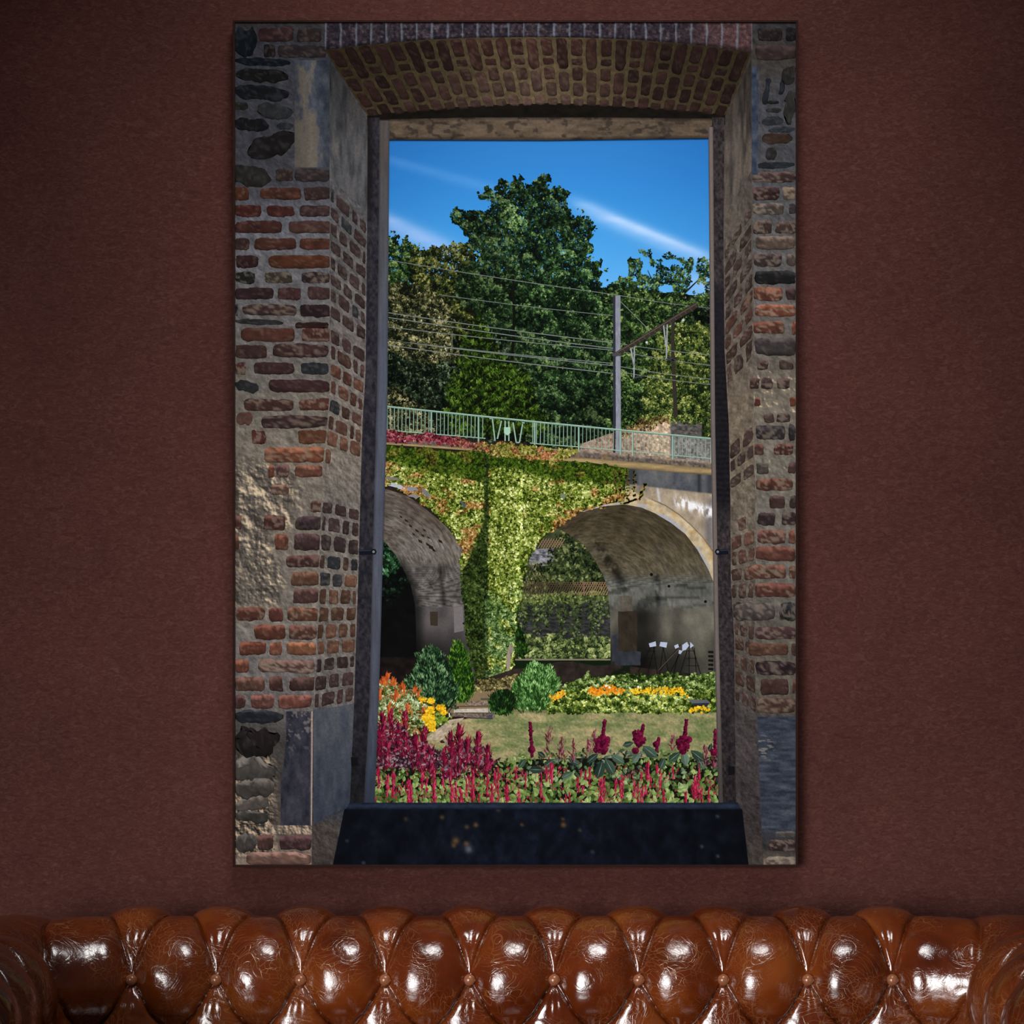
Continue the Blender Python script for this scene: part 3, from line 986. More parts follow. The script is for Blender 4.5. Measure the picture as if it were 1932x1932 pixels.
def barrel_r(x, y, s, t):
    # courses run with the curve of the vault
    r = np.hypot((x - 1130) / 1.0, (y - 1190) / 1.15)
    th = np.arctan2(y - 1190, x - 1130)
    st = fbm(r / 3.0, th * 16, 21, 3, 0.75)
    bl = fbm(x / 26, y / 26, 22, 3)
    c = pal([(60, 48, 30), (82, 68, 46), (98, 84, 60), (108, 98, 78)], smooth(960, 1130, y) * 0.6 + 0.5 * (bl - 0.3))
    c = c * (0.52 + 0.85 * st)[..., None]
    dark = np.exp(-((x - 1112 - (y - 1000) * 0.62) / 11) ** 2) * smooth(1010, 1030, y) * (1 - smooth(1080, 1150, y))
    dark = dark + 0.9 * np.exp(-((x - 1238 - (y - 1080) * 0.06) / 7) ** 2) * smooth(1070, 1086, y) * (1 - smooth(1130, 1160, y))
    dark = dark + 0.55 * smooth(1040, 1062, 1100 - x + 0.0 * y) * (1 - smooth(1000, 1030, y))
    dark = dark * smooth(0.3, 0.6, fbm(x / 9, y / 12, 28, 3)) * 0.8
    c = c * (1 - 0.75 * np.clip(dark, 0, 1))[..., None]
    hor = smooth(1075, 1100, y)[..., None]
    br = 0.82 + 0.36 * (vnoise(x / 4, np.floor(y / 3.6) + 0.5, 24))
    br = br * np.where((y / 3.6) % 1 < 0.25, 0.72, 1.05)
    c2 = np.array((92, 86, 70.)) * (br * (0.75 + 0.5 * bl))[..., None]
    c = c * (1 - hor) + c2 * (1 - 0.75 * np.clip(dark, 0, 1))[..., None] * hor
    low = smooth(1140, 1165, y + 10 * fbm(x / 12, y / 12, 26, 2))[..., None]
    pl_ = pal([(52, 45, 34), (80, 71, 56), (118, 106, 82)], 0.15 + 0.9 * fbm(x / 22, y / 30, 27, 3) + 0.25 * smooth(1240, 1330, x))
    pl_ = pl_ * (1 - 0.6 * np.exp(-((x - 1208) / 32) ** 2))[..., None]
    c = c * (1 - low) + pl_ * low
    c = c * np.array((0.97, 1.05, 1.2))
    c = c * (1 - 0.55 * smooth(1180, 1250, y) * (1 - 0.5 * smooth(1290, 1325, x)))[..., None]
    return c


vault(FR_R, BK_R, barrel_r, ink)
for (xa, xb, ya, yb, cc, hh) in ((1170, 1193, 1124, 1153, (84, 78, 70), 3e-6), (1166, 1202, 1153, 1229, (48, 41, 33), 2e-6), (1154, 1166, 1198, 1248, (50, 52, 60), 3e-6), (1160, 1209, 1229, 1255, (48, 50, 58), 5e-6)):
    patch(ink, lambda s, t: (xa + (xb - xa) * s + 2.5 * (fbm(t * 5 + xa, s * 5, 71, 3) - 0.5), ya + (yb - ya) * t + 3 * (fbm(s * 6, t * 6 + ya, 72, 3) - 0.5)), 12, 16,
          lambda x, y, s, t: np.array(cc, float) * (0.72 + 0.55 * fbm(x / 7, y / 11, 73, 3))[..., None], hh)
stamp(ink, HEX, np.array([1229., 1262., 1331.]), np.array([1084., 1106., 1135.]), np.array([3.4, 3, 3]), 0.0, np.array([(16, 13, 10.)] * 3), 3e-6)
for k in range(7):
    fillpoly(ink, [(1336, 1228 + k * 8), (1346, 1228 + k * 8), (1346, 1233 + k * 8), (1336, 1232 + k * 8)], (20, 18, 14), 3e-6)
for k in range(40):
    a = 1340 - 26 * rsx.rand(); b = 1205 + 20 * rsx.rand()
ink.build('printed_arch_vault', pic, 'printed brick vault of the right arch with dark damp stains')

ink = Ink(23)


def barrel_l(x, y, s, t):
    r = np.hypot(x - 690, (y - 1120) / 1.08)
    th = np.arctan2(y - 1120, x - 690)
    st = fbm(r / 2.6, th * 13, 31, 3, 0.75)
    bl = fbm(x / 24, y / 24, 32, 3)
    c = pal([(58, 46, 36), (80, 66, 54), (102, 88, 74), (120, 108, 94)], 0.1 + 0.9 * bl + 0.25 * smooth(940, 1060, y))
    c = c * (0.5 + 0.9 * st)[..., None]
    holes = 0.0 * smooth(0.60, 0.66, fbm(x / 8, y / 5, 33, 2)) * np.exp(-((x - 790 - (y - 990) * 0.7) / 34) ** 2) * smooth(965, 985, y) * (1 - smooth(1035, 1050, y))
    c = c * (1 - 0.7 * holes)[..., None]
    hor = smooth(1055, 1075, y)[..., None]
    br = 0.7 + 0.6 * vnoise(x / 6.5, np.floor(y / 3.4) + 0.5, 34)
    br = br * np.where((y / 3.4) % 1 < 0.28, 0.68, 1.05)
    c = c * (1 - hor) + np.array((98, 88, 78.)) * (br * (0.7 + 0.55 * bl))[..., None] * hor
    gr = np.exp(-((x - 832 - (y - 1090) * 0.12) / 5) ** 2) * smooth(1050, 1075, y) * (1 - smooth(1140, 1150, y))
    c = c * (1 - 0.45 * gr)[..., None]
    low = smooth(1143, 1149, y + 3 * fbm(x / 9, y / 9, 36, 2))[..., None]
    c = c * (1 - low) + np.array((90, 80, 73.)) * (0.75 + 0.4 * fbm(x / 26, y / 40, 35, 3))[..., None] * low
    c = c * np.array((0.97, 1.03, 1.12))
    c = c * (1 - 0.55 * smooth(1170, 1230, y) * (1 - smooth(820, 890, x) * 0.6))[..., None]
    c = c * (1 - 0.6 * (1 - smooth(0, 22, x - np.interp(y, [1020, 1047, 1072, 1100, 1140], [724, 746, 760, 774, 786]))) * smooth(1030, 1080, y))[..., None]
    return c


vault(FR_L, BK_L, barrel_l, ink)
for hx, hy, hw in ((792, 1021, 6), (806, 1027, 5), (812, 1032, 8), (830, 1021, 6), (797, 1010, 5), (786, 1001, 5), (774, 992, 5), (808, 1014, 4), (766, 982, 5), (818, 1038, 5), (780, 1008, 4), (800, 1000, 4), (756, 975, 4), (811, 1102, 3)):
    fillpoly(ink, [(hx - hw * .6, hy - hw * .7), (hx + hw * .6, hy - hw * .1), (hx + hw * .9, hy + hw * .8), (hx - hw * .3, hy + hw * .3)], (40, 30, 22), 3e-6)
fillpoly(ink, [(811, 1154), (826, 1154), (826, 1181), (812, 1180)], (54, 46, 38), 3e-6)
fillpoly(ink, [(856, 1146), (873, 1144), (875, 1190), (857, 1194)], (112, 106, 108), 2e-6)
ink.build('printed_arch_vault', pic, 'printed brick vault of the left arch with patched plaster foot')

# concrete face on the right
ink = Ink(25)
DECK_B = pl([(716, 838), (920, 853), (1020, 868), (1178, 884), (1346, 897)])


def face_r(x, y, s, t):
    n = fbm(x / 14, y / 22, 41, 4, 0.6)
    c = pal([(110, 104, 96), (146, 132, 114), (172, 156, 134), (188, 172, 150)], n * 1.2 - 0.05)
    sh = 1 - smooth(-2, 2, y - np.interp(x, [1178, 1346], [913, 932]))
    cs = pal([(52, 58, 70), (84, 86, 90), (104, 104, 104)], n * 1.3 - 0.1)
    cs = mixc(cs, (40, 45, 56), np.exp(-((x - 1192) / 12) ** 2) * 0.8)
    cs = mixc(cs, (40, 42, 46), np.exp(-((x - 1319) / 3.5) ** 2) * 0.8)
    cs = mixc(cs, (46, 48, 56), np.exp(-((x - 1339) / 7) ** 2) * 0.7)
    c = mixc(c, cs, sh)
    dr = np.exp(-((x - 1338) / 9) ** 2) * smooth(930, 960, y)
    c = mixc(c, (96, 94, 100), dr * 0.75)
    c = mixc(c, (92, 92, 98), np.exp(-((x - 1197) / 16) ** 2) * 0.6 * smooth(910, 920, y))
    c = mixc(c, (100, 98, 100), 0.8 * np.exp(-((x - 1208) / 3) ** 2) * smooth(890, 900, y))
    # pale lime bleeding
    w = smooth(0.38, 0.58, fbm(x / 5, y / 14, 43, 3)) * np.exp(-((y - 945 - (x - 1275) * 0.33) / 10) ** 2) * smooth(1268, 1278, x)
    c = mixc(c, (236, 236, 240), np.clip(w * 1.4, 0, 1))
    w = np.exp(-((x - 1241 - (y - 925) * 0.15) / 2.2) ** 2) * smooth(918, 924, y) * (1 - smooth(944, 950, y))
    c = mixc(c, (200, 204, 214), w * 0.8)
    # ring of the arch
    ex = EXTR_R(x); it = INTR_R(x)
    ring = smooth(-1, 1, y - ex)
    cr = pal([(150, 134, 112), (186, 168, 136), (206, 190, 158)], fbm(x / 9, y / 9, 44, 3) * 1.3 - 0.15)
    cr = mixc(cr, (180, 140, 82), 0.5 * smooth(0.66, 0.74, fbm(x / 12, y / 10, 45, 2)))
    cr = mixc(cr, (162, 164, 178), 0.85 * smooth(-9, -5, y - it) * smooth(0.35, 0.5, fbm(x / 26, y / 26, 46, 2)))
    c = np.where((ring > 0.5)[..., None], cr, c)
    c = mixc(c, (70, 64, 58), 0.8 * np.exp(-((y - ex) / 1.1) ** 2) * smooth(1215, 1245, x))
    return c


under(DECK_B, lambda x: INTR_R(x) + 1.5, 1100, 1346, 1.8, face_r, ink)
ink.build('printed_viaduct_face', pic, 'printed weathered concrete spandrel of the viaduct with white lime stains')

# coping and cornice
ink = Ink(26)
TOP = pl([(716, 818), (920, 838), (1020, 846), (1090, 848), (1346, 871)])
MID = pl([(716, 834), (920, 848), (1020, 859), (1090, 863), (1346, 884)])


def coping(x, y, s, t):
    n = fbm(x / 4, y / 4, 51, 3, .7)
    c = np.array((126, 113, 102.)) * (0.45 + 1.05 * n)[..., None] * (1.12 - 0.35 * smooth(0.15, 0.5, t))[..., None]
    c = mixc(c, (150, 120, 74), 0.4 * smooth(0.68, 0.76, fbm(x / 10, y / 8, 52, 2)))
    return mixc(c, (38, 34, 34), np.exp(-((x - 1185.5) / 0.9) ** 2))


under(TOP, MID, 716, 1346, 1.8, coping, ink)
under(MID, DECK_B, 716, 1346, 1.8, lambda x, y, s, t: pal([(120, 104, 76), (160, 138, 98), (150, 128, 90), (92, 80, 58)], t) * (0.85 + 0.3 * fbm(x / 20, y / 3, 53, 2))[..., None], ink, 2e-6)
ink.build('printed_coping', pic, 'printed concrete coping and tan cornice of the viaduct')

# ivy on the viaduct
P_IVL = [(20, 32, 4), (58, 78, 14), (112, 128, 44), (168, 178, 92), (230, 234, 168)]
P_IVD = [(14, 24, 5), (30, 48, 8), (52, 76, 14), (74, 98, 22), (104, 124, 40)]
P_IVS = [(6, 12, 4), (16, 26, 8), (30, 46, 14), (52, 70, 26), (84, 104, 52)]


def ivy(ink, poly, cover, size, seed, dz0, side=False, base=(34, 46, 10)):
    rs = RS(seed)
    p = np.asarray(poly, float)
    A = 0.5 * abs(np.sum(p[:, 0] * np.roll(p[:, 1], 1) - p[:, 1] * np.roll(p[:, 0], 1)))
    lo, hi = p.min(0), p.max(0)
    n = int(cover * A / (size * size * 0.9) * np.prod(hi - lo) / A)
    x, y = scatter(poly, n, rs, 4, 0.12, seed)
    t = 0.06 + 0.72 * rs.rand(len(x)) + 1.0 * (fbm(x / 4, y / 4, seed, 2) - 0.5) + 0.35 * (fbm(x / 30, y / 30, seed + 1, 2) - 0.5)
    c = pal(P_IVL, t)
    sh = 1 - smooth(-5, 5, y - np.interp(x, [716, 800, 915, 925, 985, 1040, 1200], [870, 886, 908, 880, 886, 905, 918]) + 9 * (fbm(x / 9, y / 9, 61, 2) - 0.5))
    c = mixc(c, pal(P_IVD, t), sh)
    # autumn tints: near the left arch crown and along the right arch edge
    red = smooth(0.42, 0.62, fbm(x / 22, y / 14, 62, 3) + 0.28 * np.exp(-((x - 770) / 46) ** 2 - ((y - 915) / 40) ** 2)
                 + 0.32 * np.exp(-((y - np.interp(x, [1040, 1080, 1120, 1160, 1200], [1000, 975, 962, 945, 930])) / 13) ** 2) * (x > 1020)
                 + 0.2 * np.exp(-((x - 888) / 22) ** 2 - ((y - 1020) / 34) ** 2) - 0.17 * ((x > 925) & (x < 1035)) - 0.16)
    cr = pal([(70, 34, 16), (140, 78, 42), (186, 116, 76), (220, 160, 120)], t)
    c = mixc(c, cr, red * (0.25 + 0.75 * rs.rand(len(x))) * (1 - 0.6 * sh))
    # the dark side of the pier and the shade beside it
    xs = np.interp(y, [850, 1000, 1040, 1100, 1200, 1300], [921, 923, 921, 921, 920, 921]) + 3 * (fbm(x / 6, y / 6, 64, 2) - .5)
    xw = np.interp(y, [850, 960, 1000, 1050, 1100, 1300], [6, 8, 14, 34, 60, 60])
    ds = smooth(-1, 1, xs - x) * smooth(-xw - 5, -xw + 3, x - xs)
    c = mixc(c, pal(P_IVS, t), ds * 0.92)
    if True:      # cooler bluish leaves lower on the pier
        lowp = smooth(1060, 1180, y) * smooth(0.3, 0.55, fbm(x / 14, y / 14, 66, 2)) * (x > 915)
        c = mixc(c, pal([(20, 40, 18), (48, 80, 42), (92, 124, 76), (150, 170, 124)], t), lowp * 0.75)
    # corner edge catching the light
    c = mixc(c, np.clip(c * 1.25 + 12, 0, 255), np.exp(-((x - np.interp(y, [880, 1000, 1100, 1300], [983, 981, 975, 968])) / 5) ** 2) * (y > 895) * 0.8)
    fillpoly(ink, poly, base, dz0)
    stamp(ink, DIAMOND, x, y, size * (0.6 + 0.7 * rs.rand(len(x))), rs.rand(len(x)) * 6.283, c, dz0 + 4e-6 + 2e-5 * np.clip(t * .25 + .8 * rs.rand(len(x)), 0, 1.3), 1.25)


ink = Ink(27)
spandrel = [(716, 842), (918, 856), (925, 1010), (922, 1060), (884, 1050), (872, 1032), (852, 1002), (826, 975), (798, 950), (770, 932), (740, 918), (716, 916)]
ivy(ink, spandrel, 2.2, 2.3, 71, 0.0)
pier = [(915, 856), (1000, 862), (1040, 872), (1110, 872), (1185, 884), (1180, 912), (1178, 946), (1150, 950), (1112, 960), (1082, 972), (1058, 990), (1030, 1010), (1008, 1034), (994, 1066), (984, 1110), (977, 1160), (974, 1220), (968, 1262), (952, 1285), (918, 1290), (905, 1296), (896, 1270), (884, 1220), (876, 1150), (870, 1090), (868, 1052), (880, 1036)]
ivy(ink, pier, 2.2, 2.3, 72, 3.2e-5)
rs = RS(5)                 # bare gaps where the concrete shows
for (x, y, w, h, a, c) in ((748, 916, 14, 4, 0.25, (176, 178, 190)), (776, 922, 12, 4, 0.3, (130, 132, 140)), (803, 930, 12, 3.5, 0.9, (110, 112, 120)), (740, 903, 12, 3, 0.15, (120, 112, 104)), (783, 936, 10, 3, 0.2, (128, 126, 130)), (874, 952, 6, 5, 0.8, (74, 82, 84)), (1063, 935, 5, 5, 0.4, (110, 120, 100)), (960, 1245, 4, 26, 0.1, (150, 136, 124)), (965, 1225, 3, 12, 0.1, (140, 130, 118)), (945, 1283, 22, 5, -0.2, (150, 134, 112))):
    al = np.linspace(0, 2 * np.pi, 14)[:-1]
    rr = 1 + 0.3 * rs.randn(13)
    px = w * np.cos(al) * rr; py = h * np.sin(al) * rr
    fillpoly(ink, np.c_[x + px * np.cos(a) - py * np.sin(a), y + px * np.sin(a) + py * np.cos(a)].tolist(), c, 5.4e-5 + 1e-5)
# hanging tendrils over the bare concrete
for x0, y0, x1, y1 in ((1170, 884, 1172, 950), (1182, 886, 1186, 945), (1196, 888, 1197, 938), (1160, 884, 1163, 950), (1216, 912, 1206, 944), (1206, 940, 1178, 950)):
    m = 46
    tt = rs.rand(m)
    c = pal([(70, 84, 24), (130, 136, 50), (176, 150, 84), (150, 88, 56)], rs.rand(m)) * np.where(y0 + (y1 - y0) * tt < 915, 0.55, 1.0)[:, None]
    stamp(ink, DIAMOND, x0 + (x1 - x0) * tt + rs.randn(m) * 2.2, y0 + (y1 - y0) * tt, 2.6, rs.rand(m) * 6.3, c, 6.6e-5, 1.2)
ink.build('printed_ivy', pic, 'printed yellow green ivy covering the viaduct pier and spandrels', 'stuff')

ink = Ink(29.5)            # creeper along the coping, red at the left, green to the right
rs = RS(81)
cre = [(716, 812), (760, 817), (800, 822), (808, 814), (820, 822), (900, 834), (960, 838), (1020, 844), (1088, 846), (1092, 858), (1060, 868), (1040, 876), (1000, 866), (975, 868), (930, 860), (905, 848), (870, 842), (830, 838), (800, 832), (770, 834), (716, 834)]
x, y = scatter(cre, 11000, rs, 4, 0.12, 7)
t = 0.0 + 0.75 * rs.rand(len(x)) + 0.9 * (fbm(x / 4.5, y / 4.5, 82, 2) - 0.5)
g = smooth(840, 960, x + 60 * (fbm(x / 18, y / 8, 83, 2) - 0.5))
c = mixc(pal([(48, 10, 16), (112, 34, 50), (158, 78, 88), (210, 150, 146)], t), pal([(46, 50, 12), (108, 108, 38), (156, 150, 72), (206, 194, 128)], t), g)
c = mixc(c, pal([(90, 40, 24), (166, 92, 60), (206, 140, 100), (230, 180, 140)], t), 0.8 * smooth(0.52, 0.62, fbm(x / 15, y / 8, 84, 2)) * smooth(830, 900, x) * (1 - smooth(1040, 1080, x)))
stamp(ink, DIAMOND, x, y, 2.1 * (0.6 + .7 * rs.rand(len(x))), rs.rand(len(x)) * 6.283, c, 4e-6 + 2e-5 * rs.rand(len(x)), 1.3)
ink.build('printed_creeper', pic, 'printed creeper turning from crimson to green along the coping', 'stuff')

# railing
ink = Ink(29, 0.1)
RT = pl([(716, 765), (729, 767), (1020, 797), (1342, 828), (1346, 828.5)])
RB = pl([(716, 810), (729, 811.5), (915, 827), (1020, 838), (1089, 843), (1342, 865), (1346, 865.5)])
G0, G1, G2 = np.array((144, 174, 158.)), np.array((108, 142, 126.)), np.array((172, 198, 184.))
fade = lambda x: np.where(np.asarray(x) > 1100, 0.96, 1.0)
posts = [730, 814, 903, 1009, 1092, 1171, 1194, 1269.5, 1342]
xs = np.arange(737, 1340, 7.25)
for x in xs:
    if 916 < x < 1001 or min(abs(x - p) for p in posts) < 3.4:
        continue
    w = 1.35 if x < 1090 else 1.1
    stroke(ink, [(x, float(RT(x))), (x - 0.4, float(RB(x)))], w, G0 * (0.95 if x < 1090 else 0.92))
tt = np.linspace(716, 916, 12)
stroke(ink, np.c_[tt, RB(tt)], 1.7, G0, 2e-6)
tt = np.linspace(1000, 1346, 16)
stroke(ink, np.c_[tt, RB(tt)], 1.7, G0, 2e-6)
for p in posts:
    stroke(ink, [(p, float(RT(p))), (p, float(RB(p)) + 8)], 3.2, G1, 4e-6)
    stroke(ink, [(p - 0.8, float(RT(p))), (p - 0.8, float(RB(p)) + 8)], 1.0, G2, 5e-6)
tt = np.linspace(716, 1346, 30)
stroke(ink, np.c_[tt, RT(tt)], 3.4, G1, 6e-6)
stroke(ink, np.c_[tt, RT(tt) - 0.9], 1.3, G2, 7e-6)
for a in ([(923.5, 789.5), (929, 790), (934, 832)], [(946, 794), (938.5, 828)], [(953, 794), (953, 832)], [(960, 795), (960, 832)], [(968, 797), (974, 835)], [(974, 835), (980, 835)], [(986, 800), (980, 835)], [(985, 797.5), (990, 798)]):
    stroke(ink, a, 2.4, G0, 5e-6)
fillpoly(ink, [(951, 806), (963, 806), (963, 817), (957, 821.5), (951, 817)], (160, 196, 174), 8e-6)
ink.build('printed_railing', pic, 'printed pale green metal railing with a small shield on the viaduct')

# --- the garden
ink = Ink(31)


def soil(x, y, s, t):
    c = np.array((44, 36, 32.)) * (0.5 + 0.9 * fbm(x / 8, y / 8, 91, 3))[..., None]
    c = mixc(c, (150, 128, 96), smooth(1292, 1300, y) * 0.8)
    return mixc(c, np.array((16, 24, 12.)), smooth(0.5, 0.6, fbm(x / 20, y / 9, 92, 2)) * (1 - smooth(1285, 1295, y)) * smooth(1120, 1160, x))


under(pl([(716, 1262), (900, 1285), (970, 1262), (1020, 1258), (1050, 1249), (1080, 1248), (1120, 1256), (1160, 1254), (1346, 1276), (1356, 1276)]), const(1345), 712, 1356, 3, soil, ink)
# the shaded ground at the left
under(const(1240), const(1300), 712, 800, 3, lambda x, y, s, t: np.array((24, 18, 17.)) * (0.4 + 1.1 * fbm(x / 10, y / 6, 93, 3))[..., None], ink, 1e-6)
foliage(ink, [(890, 1292), (910, 1284), (940, 1278), (975, 1272), (985, 1284), (960, 1298), (915, 1304), (892, 1304)], 2.2, 2.4, [(40, 38, 20), (92, 84, 48), (140, 128, 80), (180, 170, 116)], 9, 94, dz0=3e-6, edge=3)
ink.build('printed_soil', pic, 'printed dark soil and shaded ground under the viaduct')

ink = Ink(32)


def lawn(x, y, s, t):
    n = fbm(x / 26, y / 9, 94, 3)
    f = fbm(x / 3, y / 2, 95, 2, .8)
    c = pal([(106, 118, 74), (126, 131, 86), (146, 142, 100), (168, 153, 111)], n * 1.9 - 0.45)
    return c * (0.72 + 0.5 * f)[..., None]


under(pl([(800, 1388), (850, 1362), (900, 1352), (960, 1345), (1000, 1343), (1356, 1343)]), const(1470), 790, 1358, 2, lawn, ink)
ink.build('printed_lawn', pic, 'printed dry summer lawn with greenish patches')

ink = Ink(33)
patch(ink, lambda s, t: (800 + 48 * t + s * (34 - 6 * t), 1396 - 38 * t - 4 * s * t), 20, 24, lambda x, y, s, t: np.array((182, 164, 142.)) * (0.65 + 0.6 * fbm(x / 2.5, y / 2.5, 96, 2, .8))[..., None])
under(pl([(856, 1338), (924, 1336)]), const(1345), 856, 926, 2, lambda x, y, s, t: np.array((196, 184, 168.)) * (0.85 + .25 * fbm(x / 3, y / 3, 97, 2))[..., None], ink, 2e-6)
under(pl([(852, 1345), (930, 1344)]), pl([(866, 1352), (930, 1356)]), 852, 934, 1.6, lambda x, y, s, t: np.array((120, 104, 92.)) * (0.3 + 1.2 * fbm(x / 2.4, y / 2.4, 98, 2, .8))[..., None], ink, 2e-6)
under(const(1322), const(1333), 878, 924, 1.6, lambda x, y, s, t: np.array((140, 122, 106.)) * (0.3 + 1.2 * fbm(x / 2.4, y / 2.4, 99, 2, .8))[..., None], ink, 2e-6)
for pts, w, c in (([(866, 1332.5), (924, 1332)], 1.6, (66, 56, 50)), ([(858, 1345), (930, 1345)], 1.8, (62, 64, 70)), ([(880, 1354), (930, 1356)], 2.2, (60, 62, 68)), ([(922, 1352), (929, 1352)], 7, (66, 72, 80)), ([(907, 1319), (924, 1319)], 4, (84, 76, 70)), ([(847.5, 1345), (848.5, 1353)], 2.4, (206, 210, 216))):
    stroke(ink, pts, w, c, 4e-6)
ink.build('printed_garden_path', pic, 'printed gravel garden path with stone steps')

P_CYP = [(8, 20, 11), (22, 44, 25), (44, 76, 44), (78, 112, 72), (128, 156, 112)]
P_CY2 = [(12, 28, 6), (28, 58, 12), (54, 92, 22), (84, 128, 36), (124, 162, 62)]
P_FEN = [(22, 48, 14), (50, 88, 36), (86, 132, 64), (122, 166, 98), (164, 200, 138)]
up = lambda x0: (lambda x, y, rs: (x - x0) * 0.012 + rs.randn(len(x)) * 0.25)
SHR = [
    (34.0, 'printed_shrub', 'printed yellowish green cone shrub behind the larger one', [(868, 1208), (880, 1226), (888, 1252), (896, 1282), (896, 1304), (884, 1322), (868, 1330), (850, 1318), (842, 1260), (848, 1226), (858, 1212)], P_CY2, 868, 101, 12),
    (35.0, 'printed_shrub', 'printed broad dark green cone shrub left of the pier', [(814, 1212), (830, 1224), (846, 1248), (858, 1278), (866, 1310), (864, 1330), (848, 1342), (828, 1340), (806, 1326), (786, 1308), (764, 1288), (762, 1282), (780, 1266), (784, 1240), (800, 1222)], P_CYP, 815, 102, 14),
    (35.0, 'printed_shrub', 'printed slim conifer right of the pier in the shade', [(978, 1176), (986, 1190), (994, 1216), (996, 1234), (986, 1242), (974, 1240), (972, 1190)], [(6, 16, 4), (18, 38, 10), (38, 70, 18), (64, 104, 34)], 984, 103, 9),
    (35.5, 'printed_shrub', 'printed feathery bright green bush beside the garden path', [(1002, 1250), (1016, 1246), (1030, 1256), (1044, 1262), (1056, 1284), (1058, 1310), (1050, 1342), (1010, 1344), (970, 1340), (958, 1320), (962, 1296), (976, 1276), (988, 1262)], P_FEN, 1010, 104, 13),
    (36.5, 'printed_shrub', 'printed low dark green box bush at the path corner', [(940, 1300), (958, 1298), (972, 1308), (976, 1330), (966, 1346), (942, 1352), (926, 1342), (920, 1326), (924, 1310)], [(8, 22, 8), (22, 46, 16), (40, 76, 26), (66, 108, 44), (98, 140, 70)], 946, 105, 12),
]
for z, nm, lab, poly, P, x0, seed, lobe in SHR:
    ink = Ink(z)
    q = np.array(poly, float); cen = q.mean(0)
    fillpoly(ink, [tuple(cen + (p - cen) * 0.93) for p in q], 0.8 * np.array(P[0]) + 0.2 * np.array(P[1]))
    foliage(ink, poly, 3.0, 3.2, P, lobe, seed, light=(0.6, -0.5), edge=4, shape=BLADE, aspect=1.5, tilt=up(x0))
    ink.build(nm, pic, lab)

# flower bed to the right
ink = Ink(37)
foliage(ink, [(1034, 1336), (1044, 1310), (1070, 1290), (1100, 1278), (1110, 1268), (1116, 1280), (1160, 1274), (1190, 1272), (1230, 1278), (1262, 1270), (1290, 1276), (1330, 1272), (1356, 1268), (1356, 1320), (1356, 1344), (1034, 1344)], 2.8, 2.6,
        [(22, 36, 6), (60, 80, 28), (108, 128, 62), (164, 178, 108), (224, 228, 166)], 13, 111, light=(0.2, -0.8), edge=4, base=(56, 76, 30), aspect=1.2,
        tint=lambda x, y, c, rs: np.where(((y > 1302) & (rs.rand(len(x)) < 0.7))[:, None], c * np.array((1.04, 1.02, 0.8)), c * np.array((0.92, 0.96, 0.95))))
fillpoly(ink, [(1296, 1320), (1334, 1320), (1340, 1326), (1330, 1332), (1312, 1330)], (92, 92, 102), 5e-5)
fillpoly(ink, [(1304, 1327), (1338, 1326), (1334, 1333), (1316, 1333)], (40, 44, 54), 5.2e-5)
ink.build('printed_flower_bed', pic, 'printed pale green flower bed at the edge of the lawn', 'stuff')
ink = Ink(39)
rs = RS(112)


def blooms(poly, n, cols, size, dz=0.0):
    x, y = scatter(poly, n, rs, 3, 0.2, 5)
    c = pal(cols, rs.rand(len(x)))
    stamp(ink, HEX, x, y, size * (0.6 + .7 * rs.rand(len(x))), rs.rand(len(x)) * 6, c, dz + 2e-5 * rs.rand(len(x)))


YEL = [(196, 140, 14), (230, 180, 24), (250, 214, 60)]
ORA = [(190, 96, 16), (228, 140, 24), (244, 170, 48)]
blooms([(1110, 1300), (1150, 1292), (1176, 1302), (1178, 1308), (1150, 1308), (1116, 1312)], 420, ORA, 2.0)
blooms([(1036, 1312), (1064, 1304), (1070, 1310), (1040, 1322)], 130, [(206, 130, 20), (236, 170, 40), (240, 190, 60)], 2.0)
blooms([(1188, 1302), (1230, 1296), (1284, 1298), (1296, 1314), (1270, 1310), (1230, 1308), (1192, 1310)], 420, YEL, 2.0)
blooms([(1300, 1334), (1336, 1332), (1338, 1342), (1302, 1342)], 90, YEL, 2.4)
stamp(ink, HEX, np.array([1143., 1150., 1204.]), np.array([1294., 1297., 1296.]), 2.4, 0.0, np.array([(232, 226, 206.)] * 3), 2e-5)
ink.build('printed_marigolds', pic, 'printed orange and yellow marigolds in the far bed', 'stuff')

# bed at the left with orange amaranth and yellow daisies
ink = Ink(40)
leftbed = [(708, 1288), (730, 1282), (752, 1290), (775, 1302), (792, 1312), (812, 1318), (828, 1330), (842, 1345), (836, 1362), (816, 1378), (800, 1386), (708, 1400)]
foliage(ink, leftbed, 2.6, 2.8, [(26, 44, 14), (80, 98, 48), (128, 144, 92), (164, 184, 134), (200, 214, 174)], 13, 121, edge=4, base=(70, 76, 36),
        tint=lambda x, y, c, rs: np.where((rs.rand(len(x)) < 0.16)[:, None], pal([(110, 54, 24), (168, 92, 46), (206, 138, 80)], rs.rand(len(x))), c))
ink.build('printed_flower_bed', pic, 'printed bed of orange amaranth left of the path', 'stuff')
ink = Ink(42)
rs = RS(122)


